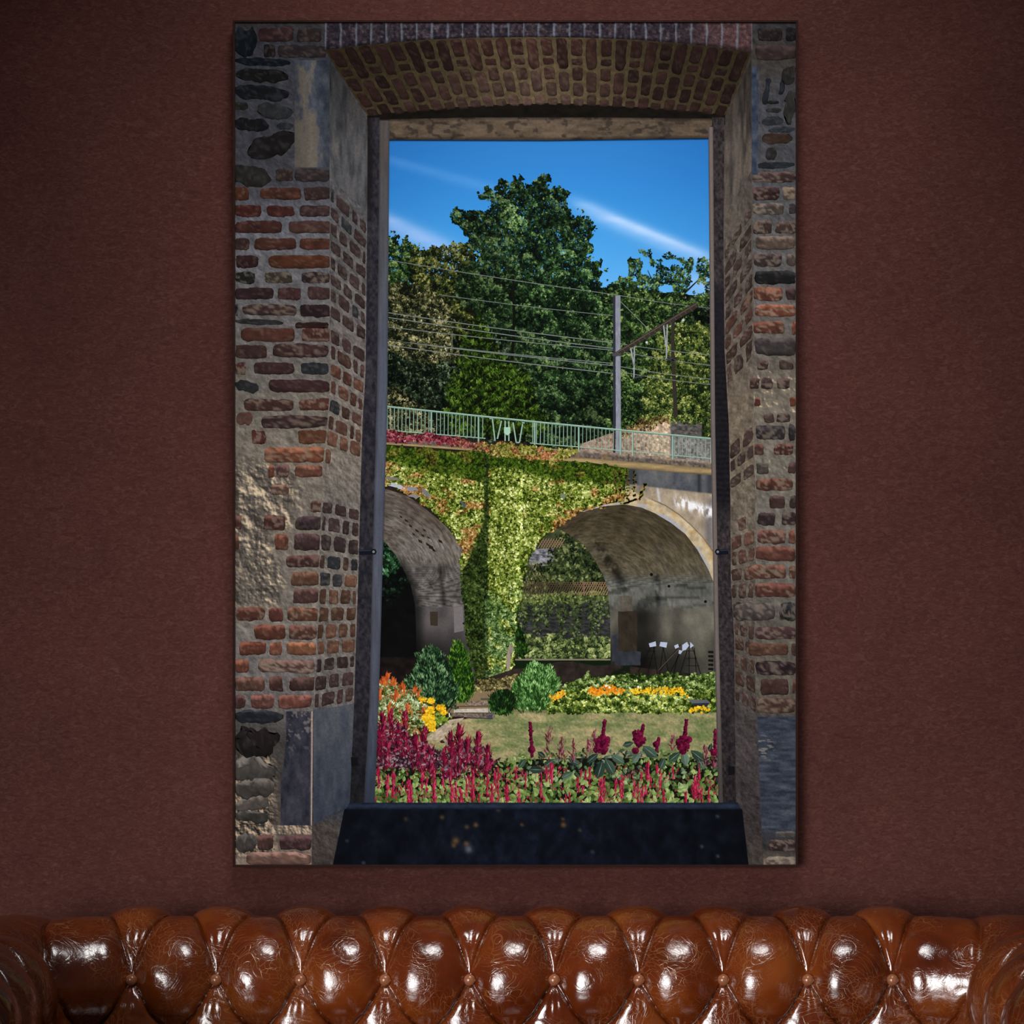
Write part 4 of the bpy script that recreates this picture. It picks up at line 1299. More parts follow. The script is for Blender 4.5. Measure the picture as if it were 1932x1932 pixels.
def plume(x, y, h, w, cols, n, dz=0.0, lean=0.0, droop=False, sz=3.4):
    """spray of narrow tassels around one stem"""
    t = rs.rand(n)
    sp = w * (0.25 + 0.75 * t) if not droop else w * (0.6 + 0.4 * t)
    px = x + lean * (1 - t) * h + rs.randn(n) * sp * 0.5
    py = y + t * h
    a = (px - x - lean * (1 - t) * h) / max(w, 1) * (0.9 if not droop else 0.2) + rs.randn(n) * 0.25
    c = pal(cols, 0.15 + 0.7 * rs.rand(n) + 0.15 * np.sign(px - x))
    stamp(ink, BLADE, px, py, sz * (0.7 + .8 * rs.rand(n)), a, c, dz + 2.4e-5 * rs.rand(n), 1.15)


ORG = [(128, 48, 18), (186, 84, 36), (216, 124, 60)]
for x, y, h in ((731, 1271, 14), (724, 1280, 12), (742, 1280, 12), (760, 1290, 14), (786, 1295, 16), (716, 1300, 20), (748, 1302, 18), (735, 1330, 24), (770, 1325, 22), (800, 1335, 20), (762, 1350, 24)):
    plume(x, y, h, 10, ORG, 26, sz=5.4)
for x, y, r, n in ((797, 1320, 7, 30), (813, 1322, 7, 30), (812, 1340, 9, 40), (808, 1354, 12, 60), (812, 1366, 11, 60), (832, 1336, 9, 36), (838, 1344, 6, 20), (816, 1376, 6, 20)):
    a = rs.rand(n) * 6.28; q = r * np.sqrt(rs.rand(n))
    stamp(ink, HEX, x + q * np.cos(a), y + 0.7 * q * np.sin(a), 2.2, 0.0, pal(YEL, rs.rand(n)), 3e-5 + 1e-5 * rs.rand(n))
n = 150
stamp(ink, LEAF, 824 + 18 * rs.randn(n) * 0.6, 1356 + 12 * rs.randn(n) * 0.6, 3.6, rs.rand(n) * 6.3, pal([(40, 66, 20), (96, 124, 40), (150, 168, 64)], rs.rand(n)), 1e-5 * rs.rand(n))
ink.build('printed_amaranth', pic, 'printed orange amaranth sprays and yellow daisies', 'stuff')

# foreground border: green leaves below, crimson plumes and dark maroon spikes above
GRN = [(20, 30, 12), (58, 80, 34), (104, 130, 66), (162, 182, 118)]
CRI = [(36, 4, 16), (80, 8, 32), (124, 16, 52), (172, 54, 84)]
PUR = [(28, 10, 20), (58, 30, 42), (100, 74, 86), (160, 140, 146)]
ink = Ink(43)
fillpoly(ink, [(700, 1400), (730, 1392), (820, 1416), (900, 1430), (960, 1440), (1010, 1432), (1100, 1430), (1200, 1430), (1300, 1432), (1362, 1426), (1362, 1522), (700, 1522)], (18, 18, 12))
rs = RS(131)
x, y = scatter([(702, 1396), (740, 1392), (820, 1416), (940, 1434), (940, 1440), (702, 1450)], 1500, rs, 4, 0.1, 4)
stamp(ink, LEAF, x, y, 4.2 * (0.6 + .7 * rs.rand(len(x))), rs.rand(len(x)) * 6.3, pal(PUR, rs.rand(len(x))), 4e-6 + 1e-5 * rs.rand(len(x)), 0.8, 0.12)
x, y = scatter([(702, 1448), (800, 1446), (940, 1440), (990, 1424), (1100, 1416), (1250, 1414), (1362, 1420), (1362, 1524), (702, 1524)], 3000, rs, 4, 0.08, 6)
hh = smooth(1430, 1500, y)
t = 0.05 + 0.85 * rs.rand(len(x)) + 0.7 * (fbm(x / 14, y / 14, 44, 2) - 0.5)
c = pal(GRN, t)
dk = smooth(0.5, 0.62, fbm(x / 34, y / 16, 46, 2)) * (1 - hh) * (x > 980)
c = mixc(c, pal([(18, 30, 24), (44, 62, 50), (78, 98, 84), (120, 136, 120)], t), dk)
stamp(ink, LEAF, x, y, (3.6 + 2.6 * hh) * (0.6 + .8 * rs.rand(len(x))), rs.randn(len(x)) * 0.9, c, 1.6e-5 + 2e-5 * (y - 1400) / 120 * 0.6 + 1.2e-5 * t, 1.05, 0.14)
m = 1500
x = 704 + 652 * rs.rand(m); y = 1446 + 74 * rs.rand(m)
k = fbm(x / 18, y / 14, 47, 2) > 0.47
stamp(ink, BLADE, x[k], y[k], 3.4 * (0.6 + .8 * rs.rand(k.sum())), rs.randn(k.sum()) * 0.5, pal([(84, 14, 34), (150, 34, 66), (196, 92, 106)], rs.rand(k.sum())), 3.2e-5 + 1.4e-5 * rs.rand(k.sum()), 1.8)
ink.build('printed_border_leaves', pic, 'printed light green leaves of the flower border', 'stuff')

ink = Ink(45.5)
rs = RS(133)
big = [(1036, 1440, 22, 0.9), (1012, 1452, 24, 1.6), (1022, 1424, 16, 2.2), (1132, 1452, 30, 0.3), (1150, 1446, 30, -0.5), (1165, 1432, 26, -1.0), (1118, 1430, 22, 0.9), (1185, 1404, 18, 1.3), (1226, 1418, 30, -0.9), (1200, 1430, 20, 0.6), (1272, 1428, 24, 0.9), (1292, 1430, 26, -0.2), (1316, 1426, 28, -0.9), (1322, 1440, 22, -0.5), (1070, 1462, 20, 1.1), (1052, 1434, 14, 1.5), (1340, 1410, 14, 0.3), (985, 1440, 18, 0.6), (1084, 1438, 18, -1.2), (1250, 1440, 20, 0.4)]
b = np.array(big)
stamp(ink, LEAF, b[:, 0], b[:, 1], b[:, 2] * 0.62, b[:, 3], pal([(30, 46, 40), (54, 74, 62), (92, 112, 96)], rs.rand(len(b))), 1e-5 * rs.rand(len(b)), 1.0, 0.22)
stamp(ink, BLADE, b[:, 0], b[:, 1], b[:, 2] * 0.6, b[:, 3], np.array([(118, 134, 118.)] * len(b)), 1.4e-5, 0.25)
ink.build('printed_big_leaf', pic, 'printed large dark green leaves around the maroon spikes', 'stuff')

ink = Ink(46.5)
rs = RS(134)
for x, y, h, w, n in ((722, 1346, 70, 16, 190), (738, 1340, 60, 12, 110), (764, 1340, 80, 9, 120), (716, 1372, 60, 14, 130), (752, 1364, 60, 14, 120), (800, 1372, 80, 16, 200), (784, 1384, 60, 15, 150), (786, 1400, 50, 14, 120), (866, 1366, 90, 14, 200), (852, 1404, 66, 14, 170), (850, 1380, 40, 12, 70), (902, 1382, 74, 15, 190), (838, 1412, 56, 9, 100), (812, 1408, 54, 14, 150), (730, 1390, 60, 15, 150), (882, 1390, 50, 14, 110), (920, 1408, 50, 12, 100)):
    plume(x, y, h, w * 1.1, CRI, int(n * 0.75), 0, 0.0, False, 6.4)
    m = int(n * 0.3)
    stamp(ink, LEAF, x + rs.randn(m) * w * 0.8, y + h * (0.35 + 0.65 * rs.rand(m)), 4.5 * (0.6 + .7 * rs.rand(m)), rs.randn(m) * 1.2, pal(PUR, rs.rand(m)), 2.4e-5 * rs.rand(m), 0.7, 0.15)
for x, y, h, w, n in ((1036, 1372, 60, 14, 90), (1060, 1392, 46, 14, 90), (1082, 1394, 46, 10, 70), (1122, 1378, 40, 12, 60), (1268, 1388, 30, 8, 50), (1330, 1406, 36, 10, 70), (1346, 1412, 36, 10, 70), (1110, 1396, 30, 10, 60)):
    plume(x, y, h, w, [(50, 14, 26), (90, 30, 48), (126, 58, 76), (160, 104, 116)], int(n * 0.5), 0, 0.0, False, 4.6)
# drooping tassels low in the border
for k in range(70):
    x = 708 + 645 * rs.rand(); y = 1440 + 66 * rs.rand(); h = 14 + 26 * rs.rand()
    if k < 12:
        x, y, h = [(742, 1458, 44), (771, 1470, 44), (819, 1452, 62), (853, 1478, 34), (892, 1450, 62), (928, 1482, 36), (956, 1480, 36), (869, 1486, 30), (1135, 1470, 44), (1311, 1466, 40), (1222, 1440, 30), (1040, 1440, 36)][k]
    plume(x, y, h, 4.6 if k < 12 else 2.4, [(74, 8, 26), (132, 16, 50), (172, 34, 74), (206, 84, 114)], int(h * (1.8 if k < 12 else 0.9)), 0, 0.0, True, 4.4)
ink.build('printed_amaranth', pic, 'printed crimson amaranth plumes and tassels in the foreground', 'stuff')

MAR = [(44, 4, 20), (84, 10, 40), (128, 24, 66)]
for (xt, yt, xb, yb, w, lab, blobs) in (
        (1000, 1362, 1004, 1428, 5.5, 'printed slim maroon amaranth spike left of the others', [(1003, 1414, 6)]),
        (1141, 1358, 1136, 1400, 6, 'printed maroon spike with knobbly base in the border middle', [(1136, 1395, 8), (1130, 1402, 9), (1140, 1402, 9), (1128, 1412, 8), (1138, 1414, 8), (1144, 1396, 6)]),
        (1214, 1367, 1206, 1400, 7, 'printed bent maroon spike with side knobs', [(1202, 1384, 8), (1200, 1392, 6), (1210, 1396, 8), (1204, 1402, 7), (1199, 1416, 5)]),
        (1295, 1358, 1290, 1400, 6, 'printed tall maroon spike right in the border', [(1290, 1396, 9), (1282, 1400, 6), (1298, 1396, 6), (1284, 1408, 7), (1293, 1408, 7), (1288, 1416, 6)]),
        (1349, 1376, 1349, 1424, 5, 'printed maroon spike cut by the right window edge', [(1347, 1418, 6)]),
        (1243, 1392, 1238, 1416, 5, 'printed short dark maroon spike between two taller ones', [(1237, 1404, 4)])):
    ink = Ink(48.5)
    m = 90
    t = rs.rand(m)
    x = xt + (xb - xt) * t + rs.randn(m) * w * 0.22; y = yt + (yb - yt) * t
    stroke(ink, [(xt, yt), (xb, yb)], w * 0.9, (70, 8, 32), 0, w * 1.1)
    stamp(ink, HEX, x, y, 2.2, rs.rand(m), pal(MAR, 0.2 + .6 * rs.rand(m) + 0.25 * np.sign(x - xt - (xb - xt) * t)), 2e-6 + 1e-5 * rs.rand(m))
    for bx, by, br in blobs:
        a = rs.rand(40) * 6.28; q = br * np.sqrt(rs.rand(40))
        stamp(ink, HEX, bx + q * np.cos(a), by + q * np.sin(a), 2.6, a, pal(MAR, 0.3 + .5 * rs.rand(40) + 0.25 * np.cos(a) - 0.2 * np.sin(a)), 1.4e-5 + 1e-5 * rs.rand(40))
    ink.build('printed_flower_spike', pic, lab)

# sign boards on dark poles under the right arch
ink = Ink(36.4, 0.1)
rs = RS(141)
for x0, y0, x1, y1 in ((1232, 1212, 1204, 1268), (1232, 1212, 1240, 1272), (1238, 1210, 1222, 1270), (1250, 1216, 1262, 1272), (1252, 1216, 1244, 1272), (1284, 1216, 1246, 1264), (1290, 1220, 1262, 1272), (1300, 1214, 1300, 1274), (1304, 1214, 1322, 1272), (1282, 1224, 1270, 1274), (1296, 1228, 1282, 1274), (1310, 1222, 1314, 1274)):
    stroke(ink, [(x0, y0), (x1, y1)], 1.3, (16, 14, 16))
for y in (1228, 1242, 1256):
    stroke(ink, [(1226 - (y - 1212) * .5, y), (1238, y)], 1.0, (18, 16, 18))
    stroke(ink, [(1294, y), (1306 + (y - 1212) * .3, y)], 1.0, (18, 16, 18))
stroke(ink, [(1243, 1264), (1284, 1220)], 1.2, (84, 74, 66), 1e-6)
ink.build('printed_plant_frames', pic, 'printed dark wigwam frames leaning under the right arch')
ink = Ink(36.8, 0.0)
for q in ([(1224, 1214), (1237, 1210), (1238, 1219), (1226, 1221)], [(1246, 1211), (1259, 1212), (1257, 1222), (1244, 1219)], [(1272, 1218), (1279, 1215), (1281, 1221), (1274, 1224)], [(1287, 1217), (1296, 1211), (1300, 1218), (1294, 1226), (1287, 1228)], [(1302, 1211), (1309, 1218), (1302, 1223)], [(1281, 1226), (1288, 1228), (1284, 1234), (1280, 1233)]):
    fillpoly(ink, q, (176, 184, 206))
ink.build('printed_paper_sheets', pic, 'printed small white sheets tied to the frames under the arch')

# --- the ruined window around the view
XC = pl([(40, 622), (350, 622), (740, 622), (800, 618), (860, 611), (960, 606), (1060, 602), (1150, 600), (1330, 591), (1631, 588)])
XR = pl([(200, 694), (400, 693), (700, 690), (800, 684), (900, 681), (1060, 677), (1330, 668), (1520, 660)])
XD = pl([(200, 716), (400, 715), (700, 712), (1060, 703), (1330, 697), (1520, 686)])
GLOOM = lambda y: np.interp(y, [43, 300, 520, 700, 900, 1250, 1400, 1631], [0.80, 0.86, 0.93, 1.0, 1.05, 1.05, 0.95, 0.95])

left = Ink(52)


def mortar_l(x, y, s, t):
    yy = [43, 100, 330, 420, 640, 760, 860, 980, 1150, 1250, 1340, 1400, 1560, 1631]
    cc = np.array([(52, 50, 51), (56, 57, 64), (62, 62, 68), (94, 95, 102), (98, 94, 92), (106, 100, 92), (114, 106, 96), (112, 105, 96), (112, 105, 97), (106, 102, 100), (94, 90, 87), (58, 56, 54), (76, 68, 62), (130, 114, 102)], float)
    c = np.stack([np.interp(y, yy, cc[:, k]) for k in range(3)], -1)
    n = fbm(x / 9, y / 9, 201, 4, .6)
    c = c * (0.78 + 0.44 * n)[..., None]
    # crumbling plaster in low sun
    pz = smooth(845, 890, y) * (1 - smooth(1130, 1165, y)) * (1 - smooth(-22, 16, x - np.interp(y, [850, 900, 960, 1010, 1060, 1110, 1160], [520, 560, 560, 530, 535, 545, 500]) + 50 * (fbm(x / 26, y / 26, 202, 2) - .5)))
    e = emboss(x, y, 1 / 24.0, 203, 5, 2.2)
    cp = pal([(56, 51, 47), (84, 78, 72), (106, 98, 89), (168, 150, 126), (214, 194, 164)], 0.42 + 0.75 * e + 0.3 * (fbm(x / 40, y / 40, 204, 2) - .5))
    c = mixc(c, cp, pz)
    e2 = emboss(x, y, 1 / 16.0, 205, 4, 1.6)
    rz = smooth(1420, 1436, y) * (1 - smooth(1600, 1625, y)) * (1 - smooth(500, 530, x))
    cr = pal([(34, 32, 32), (74, 66, 58), (112, 98, 84), (170, 148, 126), (196, 174, 150)], 0.4 + 0.9 * e2)
    c = mixc(c, cr, rz)
    c = c * (1 + 0.22 * e2 * (1 - pz) * (1 - rz))[..., None]
    return c


between(const(443), lambda y: XC(y) + 1.0, 43, 1631, 2, mortar_l, left)
wall_l = left.build('printed_brickwork', pic, 'printed old brick and rubble wall left of the window view')

brick_rs = RS(300)


def brick(corner, col, z, parent, rough=0.10, pale=0.35, lit=0.0, name='brick', rnd=0.16, pale_col=(196, 178, 156), nu=19, nv=8):
    """one printed brick; corners run top-left, top-right, bottom-right, bottom-left"""
    q = np.asarray(corner, float)
    col = np.asarray(col, float)
    lum = float(col @ np.array((0.3, 0.6, 0.1)))
    col = (0.68 + 0.17 * (1 - float(smooth(36, 75, lum)))) * (0.65 * col + 0.35 * lum)
    u, v = np.meshgrid(np.linspace(-1, 1, nu), np.linspace(-1, 1, nv), indexing='ij')
    a = u * (1 - rnd * 0.45 * v ** 4); b = v * (1 - rnd * u ** 6)
    s, t = (a + 1) / 2, (b + 1) / 2
    P = (q[0] * ((1 - s) * (1 - t))[..., None] + q[1] * (s * (1 - t))[..., None] + q[2] * (s * t)[..., None] + q[3] * ((1 - s) * t)[..., None])
    o = brick_rs.rand(4) * 200
    h = np.linalg.norm(q[3] - q[0]); w = np.linalg.norm(q[1] - q[0])
    x, y = P[..., 0], P[..., 1]
    x = x + rough * h * 1.3 * (fbm(x / 12 + o[0], y / 12 + o[1], 31, 3) - 0.5)
    y = y + rough * h * 1.7 * (fbm(x / 14 + o[2], y / 14 + o[3], 33, 3) - 0.5)
    x = x + 2.0 * (fbm(x / 3.5 + o[2], y / 3.5, 47, 2) - 0.5)
    y = y + 2.4 * (fbm(x / 3.5 + o[1], y / 3.5, 49, 2) - 0.5)
    n1 = fbm(x / 16 + o[1], y / 9 + o[0], 35, 3) - 0.5
    n2 = fbm(x / 5 + o[3], y / 4 + o[2], 37, 2) - 0.5
    c = np.asarray(col, float) * (1 + 0.5 * n1 + 0.30 * n2)[..., None]
    ink = Ink(z, 0.6)
    sp = smooth(0.62 - 0.25 * pale, 0.74 - 0.22 * pale, fbm(x / 7 + o[2], y / 4 + o[1], 39, 3)) * min(1.0, pale * 1.6)
    c = mixc(c, np.asarray(pale_col) * (0.55 + 0.45 * max(np.max(col) / 150.0, 0.35)), 0.7 * sp)
    # worn lower arris in shade, upper arris catching light
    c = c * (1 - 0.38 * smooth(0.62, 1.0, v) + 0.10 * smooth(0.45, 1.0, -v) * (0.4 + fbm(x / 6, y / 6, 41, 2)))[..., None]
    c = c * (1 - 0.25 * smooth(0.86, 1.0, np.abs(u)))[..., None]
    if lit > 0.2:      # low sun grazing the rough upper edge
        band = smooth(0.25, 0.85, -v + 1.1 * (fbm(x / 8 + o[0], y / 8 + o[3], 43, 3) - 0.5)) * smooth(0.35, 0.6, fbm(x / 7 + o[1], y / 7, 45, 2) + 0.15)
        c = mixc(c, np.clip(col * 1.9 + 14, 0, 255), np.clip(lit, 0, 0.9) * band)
    ink.add(np.stack([x, y], -1), c.reshape(-1, 3), quads(nu, nv))
    return ink.build(name, parent)


def rect(x0, x1, y0, y1, sk=1.6):
    j = brick_rs.randn(8) * sk * 0.6
    return [(x0 + j[0], y0 + j[1]), (x1 + j[2], y0 + j[3]), (x1 + j[4], y1 + j[5]), (x0 + j[6], y1 + j[7])]


ROWS_L = [
    (354, 378, [(440, 469, (112, 52, 26)), (491, 569, (106, 50, 36)), (575, 624, (66, 43, 43))]),
    (387, 409, [(440, 492, (92, 36, 28)), (503, 555, (90, 38, 32)), (566, 624, (70, 46, 46))]),
    (417, 441, [(440, 534, (82, 39, 33)), (546, 624, (96, 56, 49))]),
    (450, 472, [(440, 470, (76, 46, 42)), (480, 559, (102, 49, 36)), (565, 624, (106, 49, 33))]),
    (482, 506, [(440, 488, (60, 31, 33)), (505, 624, (112, 51, 26))]),
    (514, 535, [(440, 482, (30, 32, 30)), (500, 552, (78, 68, 52)), (570, 624, (60, 42, 42))]),
    (542, 565, [(440, 517, (58, 33, 37)), (523, 569, (79, 43, 42)), (581, 624, (83, 51, 49))]),
    (574, 597, [(440, 449, (26, 30, 42)), (458, 559, (88, 57, 53)), (567, 624, (46, 27, 31))]),
    (607, 621, [(557, 620, (52, 27, 24))]),
    (619, 644, [(454, 558, (118, 59, 43)), (569, 624, (97, 46, 38))]),
    (650, 675, [(440, 504, (82, 49, 43)), (515, 620, (74, 43, 41))]),
    (684, 707, [(440, 464, (96, 51, 41)), (478, 556, (67, 39, 37)), (567, 620, (46, 49, 56))]),
    (717, 741, [(508, 622, (72, 39, 39))]),
    (752, 775, [(461, 555, (96, 53, 46)), (565, 624, (112, 56, 41))]),
    (783, 808, [(493, 617, (64, 39, 39))]),
    (811, 837, [(475, 503, (112, 52, 41)), (563, 618, (134, 70, 40))]),
    (845, 872, [(497, 614, (150, 72, 38))]),
    (878, 901, [(507, 517, (138, 64, 44)), (522, 545, (98, 56, 52)), (556, 608, (134, 70, 48))]),
    (914, 934, [(512, 546, (126, 80, 60))]),
    (945, 966, [(588, 606, (104, 62, 52))]),
    (973, 1000, [(440, 456, (110, 56, 48)), (497, 540, (98, 50, 43)), (558, 606, (56, 38, 42))]),
    (1008, 1038, [(440, 451, (112, 58, 40)), (518, 544, (132, 66, 42)), (555, 605, (73, 45, 46))]),
    (1047, 1071, [(541, 602, (88, 47, 43))]),
    (1080, 1105, [(548, 602, (124, 74, 48))]),
    (1111, 1139, [(552, 601, (98, 57, 52))]),
    (1146, 1172, [(446, 499, (110, 54, 37)), (507, 535, (124, 57, 47)), (543, 603, (124, 68, 42))]),
    (1179, 1206, [(479, 540, (128, 60, 40)), (544, 597, (112, 60, 47))]),
    (1211, 1236, [(452, 505, (128, 57, 37)), (509, 533, (154, 75, 47)), (542, 597, (164, 88, 48))]),
    (1244, 1268, [(440, 470, (140, 68, 44)), (488, 595, (112, 66, 58))]),
    (1277, 1304, [(440, 500, (118, 70, 54)), (508, 534, (92, 52, 43)), (547, 594, (77, 46, 41))]),
    (1311, 1337, [(440, 464, (86, 46, 43)), (473, 516, (138, 72, 60)), (525, 590, (140, 68, 52))]),
    (52, 80, [(487, 555, (64, 35, 39)), (561, 608, (56, 42, 42))]),
    (85, 109, [(497, 518, (33, 24, 28)), (525, 617, (52, 40, 44))]),
    (320, 342, [(556, 622, (64, 50, 52)), (520, 552, (60, 44, 42))]),
    (1574, 1604, [(488, 515, (98, 58, 50)), (527, 588, (78, 43, 45))]),
    (1608, 1633, [(466, 588, (156, 102, 84))]),
]
for y0, y1, bs in ROWS_L:
    for x0, x1, c in bs:
        pale = 0.9 if (y0 in (1244,) and x0 == 488) else (0.45 if brick_rs.rand() < 0.35 else 0.2)
        if x0 < 444:
            x0 = 443.2
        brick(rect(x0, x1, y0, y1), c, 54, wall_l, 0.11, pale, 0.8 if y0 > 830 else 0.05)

# rubble stones of the left wall
def stone(cx, cy, w, h, deg, col, z, parent, lit=0.0, rough=0.22, pale=0.25):
    a = math.radians(deg); ca, sa = math.cos(a), math.sin(a)
    pts = [(-w / 2, -h / 2), (w / 2, -h / 2), (w / 2, h / 2), (-w / 2, h / 2)]
    q = [(cx + x * ca - y * sa, cy + x * sa + y * ca) for x, y in pts]
    return brick(q, col, z + 0.8 * brick_rs.rand(), parent, rough, pale, lit, 'stone', 0.42, (120, 120, 120))


for a in ((463, 80, 48, 52, 0, (16, 25, 36)), (496, 118, 106, 15, 3, (15, 25, 38)), (495, 143, 102, 24, 4, (24, 24, 25)), (493, 176, 102, 28, 4, (21, 25, 31)), (452, 200, 34, 14, 10, (38, 38, 36)), (518, 210, 68, 28, 8, (46, 50, 54)),
          (474, 235, 66, 24, 5, (24, 24, 29)), (538, 238, 30, 12, 0, (36, 43, 51)), (514, 275, 96, 42, -22, (31, 27, 29)), (470, 331, 82, 38, 12, (42, 40, 36)), (489, 608, 92, 10, 2, (48, 46, 46)), (466, 730, 44, 20, 12, (46, 46, 50)),
          (462, 790, 30, 24, 0, (128, 76, 60))):
    stone(*a, 54, wall_l)
for a in ((488, 1352, 92, 24, 0, (32, 36, 44), 1.2), (483, 1398, 82, 54, 0, (36, 26, 27), 0.1), (478, 1452, 80, 46, 3, (96, 86, 78), 0.9), (480, 1488, 78, 34, -2, (88, 78, 70), 0.9), (475, 1516, 70, 24, -8, (112, 98, 86), 0.6), (474, 1540, 64, 22, 6, (70, 64, 58), 0.9), (465, 1590, 44, 34, 0, (86, 76, 68), 0.8)):
    stone(*a[:6], 54, wall_l, a[6], 0.3, 0.3)

# dressed quoins of the left side
ink = Ink(55.5, 0.8)


def quoin_top(x, y, s, t):
    n = fbm(x / 14, y / 22, 211, 4, .6)
    c = pal([(44, 50, 62), (66, 72, 84), (92, 94, 102)], n * 1.5 - 0.25)
    tan = smooth(0.40, 0.66, fbm(x / 22 + 3, y / 50, 212, 4, .65) + 0.3 * smooth(170, 300, y) - 0.35 * smooth(590, 612, x))
    c = mixc(c, (112, 102, 90), 0.8 * tan)
    return c * (1 - 0.3 * np.abs(s - 0.5) * 1.2)[..., None]


between(const(556), const(622), 114, 316, 1.8, quoin_top, ink)
ink.build('quoin_stone', wall_l, 'printed blue grey quoin block with tan crust')
ink = Ink(55.5, 0.8)


def quoin_low(x, y, s, t):
    n = fbm(x / 12, y / 24, 213, 4, .6)
    c = pal([(28, 29, 38), (48, 48, 58), (66, 66, 74)], n * 1.5 - 0.25)
    c = mixc(c, (150, 140, 132), 0.5 * smooth(0.62, 0.7, fbm(x / 6, y / 6, 214, 2)) * (1 - smooth(1380, 1440, y)))
    return mixc(c, (196, 168, 146), np.exp(-((s - 0.965) / 0.03) ** 2) * 0.92)


between(pl([(1342, 540), (1400, 540), (1480, 530), (1560, 530)]), const(590.5), 1342, 1557, 1.8, quoin_low, ink)
ink.build('quoin_stone', wall_l, 'printed dark slate quoin block with a sunlit arris')
ink = Ink(55.4, 0.6)
between(const(512), const(590), 1557, 1574, 1.8, lambda x, y, s, t: pal([(60, 56, 54), (120, 106, 92), (190, 168, 146)], 0.5 + 0.8 * emboss(x, y, 1 / 12., 215))[..., :], ink)
ink.build('mortar_joint', wall_l, 'printed thick tan mortar bed')

# left reveal
YH_L, YH_R = 1150.0, 1130.0


def rev_l(t, y):
    yy = YH_L + (y - YH_L) * (1 - 0.085 * t)
    return XC(y) + t * (XR(yy) - XC(y)), yy


rev = Ink(56, 0.8)


def revl_col(x, y, s, t):
    yy = [100, 330, 420, 700, 860, 960, 1100, 1330, 1345, 1520, 1560, 1631]
    cc = np.array([(52, 50, 52), (82, 80, 82), (86, 84, 85), (110, 104, 100), (122, 113, 103), (106, 100, 94), (114, 107, 100), (100, 95, 92), (64, 66, 74), (48, 54, 66), (70, 64, 60), (60, 54, 52)], float)
    c = np.stack([np.interp(y, yy, cc[:, k]) for k in range(3)], -1)
    return c * (0.72 + 0.5 * fbm(x / 8, y / 12, 221, 4, .65) + 0.25 * emboss(x, y, 1 / 14., 222))[..., None]


patch(rev, lambda s, t: rev_l(s, 40 + t * 1700), 42, 850, revl_col)
rev_o = rev.build('printed_reveal', pic, 'printed brick reveal left of the window opening')
# slabs lining the reveal
ink = Ink(57, 0.8)


def slab_col(x, y, s, t):
    n = fbm(x / 7, y / 40, 223, 4, .6)
    c = pal([(50, 50, 54), (78, 78, 82), (100, 96, 92)], n * 1.4 - 0.2)
    c = mixc(c, (92, 82, 66), 0.6 * (1 - smooth(160, 260, y)) * smooth(640, 690, x))
    return c * (0.62 + 0.4 * smooth(120, 330, y))[..., None]


patch(ink, lambda s, t: (622 + 72 * s, (112 + 118 * s) + t * ((335 + 68 * s) - (112 + 118 * s))), 40, 110, slab_col)
ink.build('stone_slab', rev_o, 'printed grey stone slab in the upper left reveal')
ink = Ink(57, 0.8)
patch(ink, lambda s, t: (591.5 + s * (XR(1325 + 200 * t) - 591.5), (1341 - 14 * s) + t * (214 - 22 * s)), 40, 100,
      lambda x, y, s, t: pal([(44, 50, 62), (62, 66, 76), (80, 82, 88)], 0.9 - 0.75 * t + 0.9 * (fbm(x / 8, y / 30, 224, 4) - .5)))
ink.build('stone_slab', rev_o, 'printed slate slab at the foot of the left reveal')
for k, (y0, y1, bs) in enumerate(ROWS_L[:31]):
    if y0 in (607, 878, 914) or y1 < 350:
        continue
    cuts = [0.0, 0.33, 0.66, 1.0] if k % 2 else [0.0, 0.2, 0.56, 0.82, 1.0]
    cuts = np.array(cuts); cuts[1:-1] += brick_rs.randn(len(cuts) - 2) * 0.03
    for a, b in zip(cuts[:-1], cuts[1:]):
        ym = (y0 + y1) / 2
        base = np.array([np.interp(ym, [350, 560, 640, 700, 780, 840, 960, 1040, 1090, 1230, 1250, 1340], [c0[i] for c0 in ((66, 46, 46), (74, 52, 50), (86, 56, 50), (124, 66, 46), (100, 62, 50), (150, 84, 54), (84, 58, 54), (66, 46, 48), (124, 74, 50), (122, 72, 48), (70, 48, 50), (88, 56, 52))]) for i in range(3)])
        col = base * (0.78 + 0.44 * brick_rs.rand())
        if brick_rs.rand() < 0.1: col = np.array((48, 50, 56.))
        if 850 < ym < 950 and brick_rs.rand() < 0.6: continue
        e = 0.035
        q = [rev_l(a + e, y0), rev_l(b - e, y0), rev_l(b - e, y1), rev_l(a + e, y1)]
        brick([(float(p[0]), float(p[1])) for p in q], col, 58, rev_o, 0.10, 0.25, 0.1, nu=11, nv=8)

# right reveal and right wall
XC2 = pl([(40, 1420), (100, 1418), (330, 1418), (540, 1422), (700, 1421), (900, 1424), (1060, 1426), (1130, 1424), (1250, 1424), (1340, 1428), (1560, 1436), (1631, 1440)])
XR2 = pl([(200, 1366), (450, 1364), (660, 1366), (800, 1374), (950, 1377), (1100, 1378), (1200, 1384), (1400, 1386), (1520, 1388)])
right = Ink(52)


